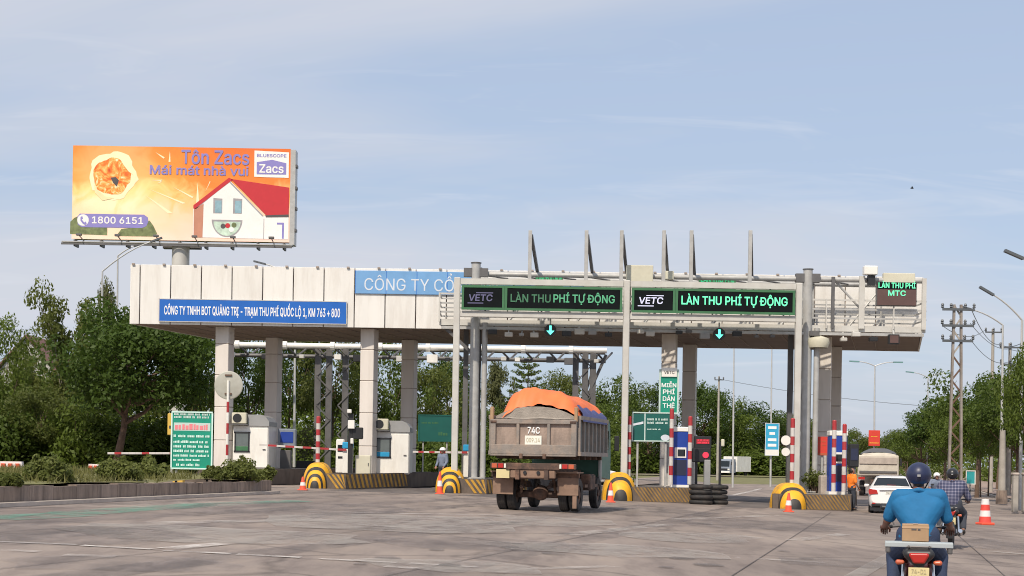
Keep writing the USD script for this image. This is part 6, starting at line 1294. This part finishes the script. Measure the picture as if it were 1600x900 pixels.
    m = soft(union(*lo), .03, 8); v = np.array(m.vertices); v += np.array(m.vertex_normals) * (.014 * (meshkit.fbm(v * 7, 3, 8) - .5))[:, None]; m.vertices = v; obj('trousers', B().mesh(m), pants, q, smooth=True)
    for s in ('_l', '_r'): obj('shoe', B().mesh(soft(limb((j['ank' + s] - Z * .04, .05), (j['toe' + s], .042)), .02, 4)), 'shoe', q, smooth=True)
    hm = []
    if helmet:
        c = hd + Z * .035 - fw * .008; m = Mf.sphere(1, 40).scale([.128, .145, .128]).translate(c.tolist()); drop = -.065 if hat == 'half' else .0
        m = m.trim_by_plane([0, -.42 if hat == 'half' else 0, 1.0], float(((c[2] + drop) - .42 * c[1]) / math.hypot(1, .42) if hat == 'half' else c[2] + drop)); mm = [m]
        if hat == 'half': mm.append(blob((c + fw * .13 + lt * .08 + Z * .02, .012), (c + fw * .13 - lt * .08 + Z * .02, .012), (c + fw * .20 + Z * .005, .010)))
        else: mm.append(Mf.cylinder(.016, .165, .165, 36).translate((c + Z * -.008).tolist()))
        hq = obj('helmet', B().mesh(union(*mm)), helmet, q, smooth=40)
        if hat == 'half':
            b = B(); b.tube(c - fw * .150 - Z * .01 - Z * .012, c - fw * .150 - Z * .01 + Z * .012, .020, n=10); obj('helmet_badge', b, 'grey_plastic', hq)
            for s in (-1, 1): obj('chin_strap', B().mesh(limb((c + lt * s * .12 - Z * .03, .008), (hd + lt * s * .07 - Z * .10, .007), (hd + fw * .05 - Z * .13, .007))), 'black_plastic', hq)
        else:
            pass
    obj('hair', B().mesh(blob((hd + Z * .02 - fw * .035, .084), (hd - Z * .05 - fw * .05, .055))), 'hair', q, smooth=True)
    return t, j
def motorcycle(label, loc, rz, paint='moto_maroon', rack=True, grp=None, plate=True, scale=None):
    t = thing('motorcycle', label, 'motorcycle', loc, rz, grp, scale); R = .295
    for y, nm in ((-.62, 'wheel'), (.62, 'wheel')):
        q = obj(nm, B().wheel((0, y, R), R, .10, n=28, inner=.72), 'rubber', t, smooth=35); b = B(); b.tube((-.05, y, R), (.05, y, R), .06, n=14)
        for k in range(10): b.bar((0, y, R), (0, y + .22 * math.cos(k * PI / 5), R + .22 * math.sin(k * PI / 5)), .012)
        obj('hub', b, 'chrome', q)
    def arc_fender(y, a0, a1, w_, r_):
        b = B(); n = 12; v = []
        for i in range(n):
            a = a0 + (a1 - a0) * i / (n - 1)
            for k, (dx, dr) in enumerate(((-w_, -.05), (-w_ * .7, 0), (w_ * .7, 0), (w_, -.05))): v.append((dx, y + (r_ + dr) * math.cos(a), R + (r_ + dr) * math.sin(a)))
        return b.add(v, [[i * 4 + k, i * 4 + k + 1, i * 4 + k + 5, i * 4 + k + 4] for i in range(n - 1) for k in range(3)])
    obj('rear_fender', arc_fender(-.62, PI * .35, PI * 1.05, .085, .36), 'black_plastic', t, smooth=40); obj('front_fender', arc_fender(.62, PI * .15, PI * .8, .08, .34), paint, t, smooth=40)
    obj('frame', B().mesh(soft(union(blob(((0, -.15, .52), .10), ((0, .28, .48), .07), ((0, -.45, .66), .09)), limb(((0, .28, .5), .06), ((0, .45, .85), .05)), blob(((0, -.45, .68), .1), ((0, -.68, .76), .085), ((0, -.1, .62), .1))), .04, 5)), paint, t, smooth=True)
    obj('engine', B().mesh(blob(((.08, .02, .34), .09), ((-.08, .02, .34), .09), ((0, .22, .4), .09), ((0, -.15, .36), .08))), 'steel_dark', t, smooth=40)
    obj('seat', B().mesh(soft(blob(((.07, .1, .76), .05), ((-.07, .1, .76), .05), ((.10, -.25, .79), .055), ((-.10, -.25, .79), .055), ((0, -.6, .83), .07)), .04, 4)), 'black_plastic', t, smooth=True)
    for s in (-1, 1):
        obj('leg_shield', B().mesh(blob(((s * .10, .36, .80), .03), ((s * .22, .40, .52), .03), ((s * .16, .36, .38), .03), ((s * .06, .34, .5), .03))), paint, t, smooth=40)
        b = B(); b.tube((s * .09, .40, .95), (s * .075, .62, R), .024, n=10); obj('fork', b, 'chrome', t)
        b = B(); b.path([(s * .03, .42, 1.00), (s * .16, .40, 1.04), (s * .36, .34, 1.02)], .016, n=8); hb = obj('handlebar', b, 'steel_dark', t)
        b = B(); b.tube((s * .26, .37, 1.03), (s * .38, .333, 1.018), .02, n=10); obj('grip', b, 'black_plastic', hb)
        b = B(); b.path([(s * .24, .38, 1.05), (s * .30, .40, 1.18)], .008, n=6); mq = obj('mirror_stem', b, 'steel_dark', t); obj('mirror', B().mesh(blob(((s * .28, .40, 1.22), .03), ((s * .36, .40, 1.23), .03))), 'black_plastic', mq, smooth=40)
        b = B(); b.tube((s * .16, -.22, .44), (s * .16, -.62, .30), .022, n=8); obj('swing_arm', b, 'steel_dark', t); b = B(); b.tube((s * .15, -.58, .34), (s * .13, -.42, .68), .032, n=10); obj('shock_absorber', b, 'chrome', t)
        b = B(); b.bar((0, .0, .30), (s * .27, .0, .29), .03); obj('foot_peg', b, 'black_plastic', t)
        obj('indicator', B().mesh(blob(((s * .16, -.78, .72), .022), ((s * .20, -.78, .72), .026))), 'tail_orange', t, smooth=40)
    b = B(); b.path([(.14, .1, .30), (.17, -.2, .28), (.19, -.45, .32)], .03, n=10); b.path([(.19, -.45, .32), (.20, -.86, .40)], .05, .042, 12); obj('exhaust', b, 'chrome', t, smooth=40)
    obj('headlight', B().mesh(blob(((.06, .52, .92), .06), ((-.06, .52, .92), .06), ((0, .45, .98), .07))), 'plate_white', t, smooth=40)
    tl = obj('tail_housing', B().mesh(blob(((.10, -.78, .80), .05), ((-.10, -.78, .80), .05), ((0, -.62, .84), .07), ((0, -.78, .70), .04))), 'black_plastic', t, smooth=40)
    obj('tail_light', B().mesh(blob(((.075, -.835, .795), .022), ((-.075, -.835, .795), .022), ((.04, -.83, .735), .022), ((-.04, -.83, .735), .022))), 'tail_red', tl, smooth=40)
    b = B(); b.box(0, -.80, .56, .10, .02, .28); pq = obj('plate_holder', b, 'black_plastic', t); b = B(); b.box(0, -.825, .60, .20, .006, .145, ch=.002); lq = obj('licence_plate', b, 'plate_yellow', pq)
    b = B(); b.text('74-D1', -.07, .612, .14, .045, y=-.829); b.text('152.36', -.08, .545, .16, .05, y=-.829); obj('plate_digits', b, 'ink_faint', lq)
    if rack:
        b = B()
        for s in (-1, 1): b.path([(s * .1, -.25, .84), (s * .1, -.8, .88)], .011, n=6)
        for y in (-.35, -.55, -.78): b.path([(-.12, y, .875), (.12, y, .875)], .011, n=6)
        obj('rack', b, 'steel_dark', t)
    return t
RIDE = {'hip*': (.10, -.10, .90), 'waist': (0, -.09, 1.05), 'sho*': (.20, -.02, 1.36), 'neck': (0, -.01, 1.42), 'head': (0, .03, 1.555), 'elb*': (.31, .06, 1.10), 'wri*': (.335, .26, 1.035), 'knee*': (.23, .30, .74), 'ank*': (.24, .04, .40), 'toe*': (.25, .20, .325), 'grip': (0, 0, 0)}
Y = 15.3; x = WX(1434, Y, 840); loc = (x, Y, G(x)); rz = YAW; SC = .955
motorcycle('dark red motorcycle seen from behind with a yellow number plate, nearest on the right', loc, rz, scale=SC)
person('person', 'person in a blue shirt and navy helmet riding the nearest motorcycle', loc, rz, RIDE, 'skin_dark', 'shirt_blue', 'jeans', 'helmet_navy', bulk=1.04, scale=SC)
o = thing('carrier_board', 'long pale metal board laid across the tail of the nearest motorcycle', 'board', loc, rz, None, SC); b = B(); b.box(.0, -.62, .905, .66, .16, .03, ch=.006); b.box(0, -.70, .888, .66, .02, .045, ch=.004); q = obj('board', b, 'board_metal', o)
for s in (-1, 1):
    b = B(); b.box(s * .30, -.64, .85, .05, .12, .09, ch=.01); obj('bracket', b, 'steel_dark', o)
o = thing('cardboard_box', 'brown cardboard box tied on the board behind the rider in blue', 'box', loc, rz, None, SC); b = B(); b.box(-.035, -.58, 1.01, .26, .2, .172, ch=.006); q = obj('carton', b, 'cardboard', o)
b = B(); b.box(-.035, -.682, 1.065, .262, .004, .02); b.box(-.035, -.58, 1.097, .05, .204, .003); obj('tape', b, 'tape', o); b = B(); b.box(-.05, -.682, 1.045, .05, .003, .018); b.box(.0, -.682, 1.045, .025, .003, .024); obj('print', b, 'ink', o)
Y = 33.0; x = WX(1487, Y, 800); loc = (x, Y, G(x)); rz = YAW - .06
motorcycle('dark motorcycle of the rider in plaid, just ahead of the blue shirt', loc, rz, 'helmet_black')
R2 = dict(RIDE); R2.update({'elb*': (.34, .08, 1.08), 'head': (0, .04, 1.55)}); person('person', 'person in a navy plaid shirt and black helmet riding ahead on the right', loc, rz, R2, 'skin', 'shirt_plaid', 'trousers_dark', 'helmet_black', sleeve='long', bulk=1.1)
Y = 62.0; x = WX(1463, Y, 760); loc = (x, Y, G(18)); motorcycle('far motorcycle of the rider with the white helmet', loc, PI + .1, 'steel_dark', rack=False); person('person', 'person with a white helmet on a motorcycle coming toward us between the two riders', loc, PI + .1, RIDE, 'skin', 'shirt_grey', 'trousers_dark', 'helmet_white')
STAND = {'hip*': (.09, 0, .90), 'waist': (0, .0, 1.06), 'sho*': (.19, .0, 1.40), 'neck': (0, .0, 1.46), 'head': (0, .02, 1.60), 'elb*': (.25, .03, 1.12), 'wri*': (.22, .18, .93), 'knee*': (.11, .04, .48), 'ank*': (.11, -.02, .10), 'toe*': (.13, .12, .045)}
x = WX(692, 66.2, 710); person('person', 'standing person in grey with a white safety helmet behind the yellow crash cushion', (x, 66.2, G(x) + .05 + .1), 2.5, STAND, 'skin', 'shirt_grey', 'trousers_dark', 'helmet_white', sleeve='long', hat='brim')
x = WX(1331, 62.6, 750); person('person', 'standing person in a bright orange vest left of the white car', (x, 62.6, G(x) + .0), -1.2, STAND, 'skin', 'vest_orange', 'trousers_dark', None, sleeve='short', bulk=1.1)
x = WX(862, 98, 720); t = thing('car', 'white car roof just visible right of the dump truck', 'car', (x, 98, G(x)), -1.3)
t.GetReferences().AddInternalReference('/World/car'); t.SetInstanceable(True)
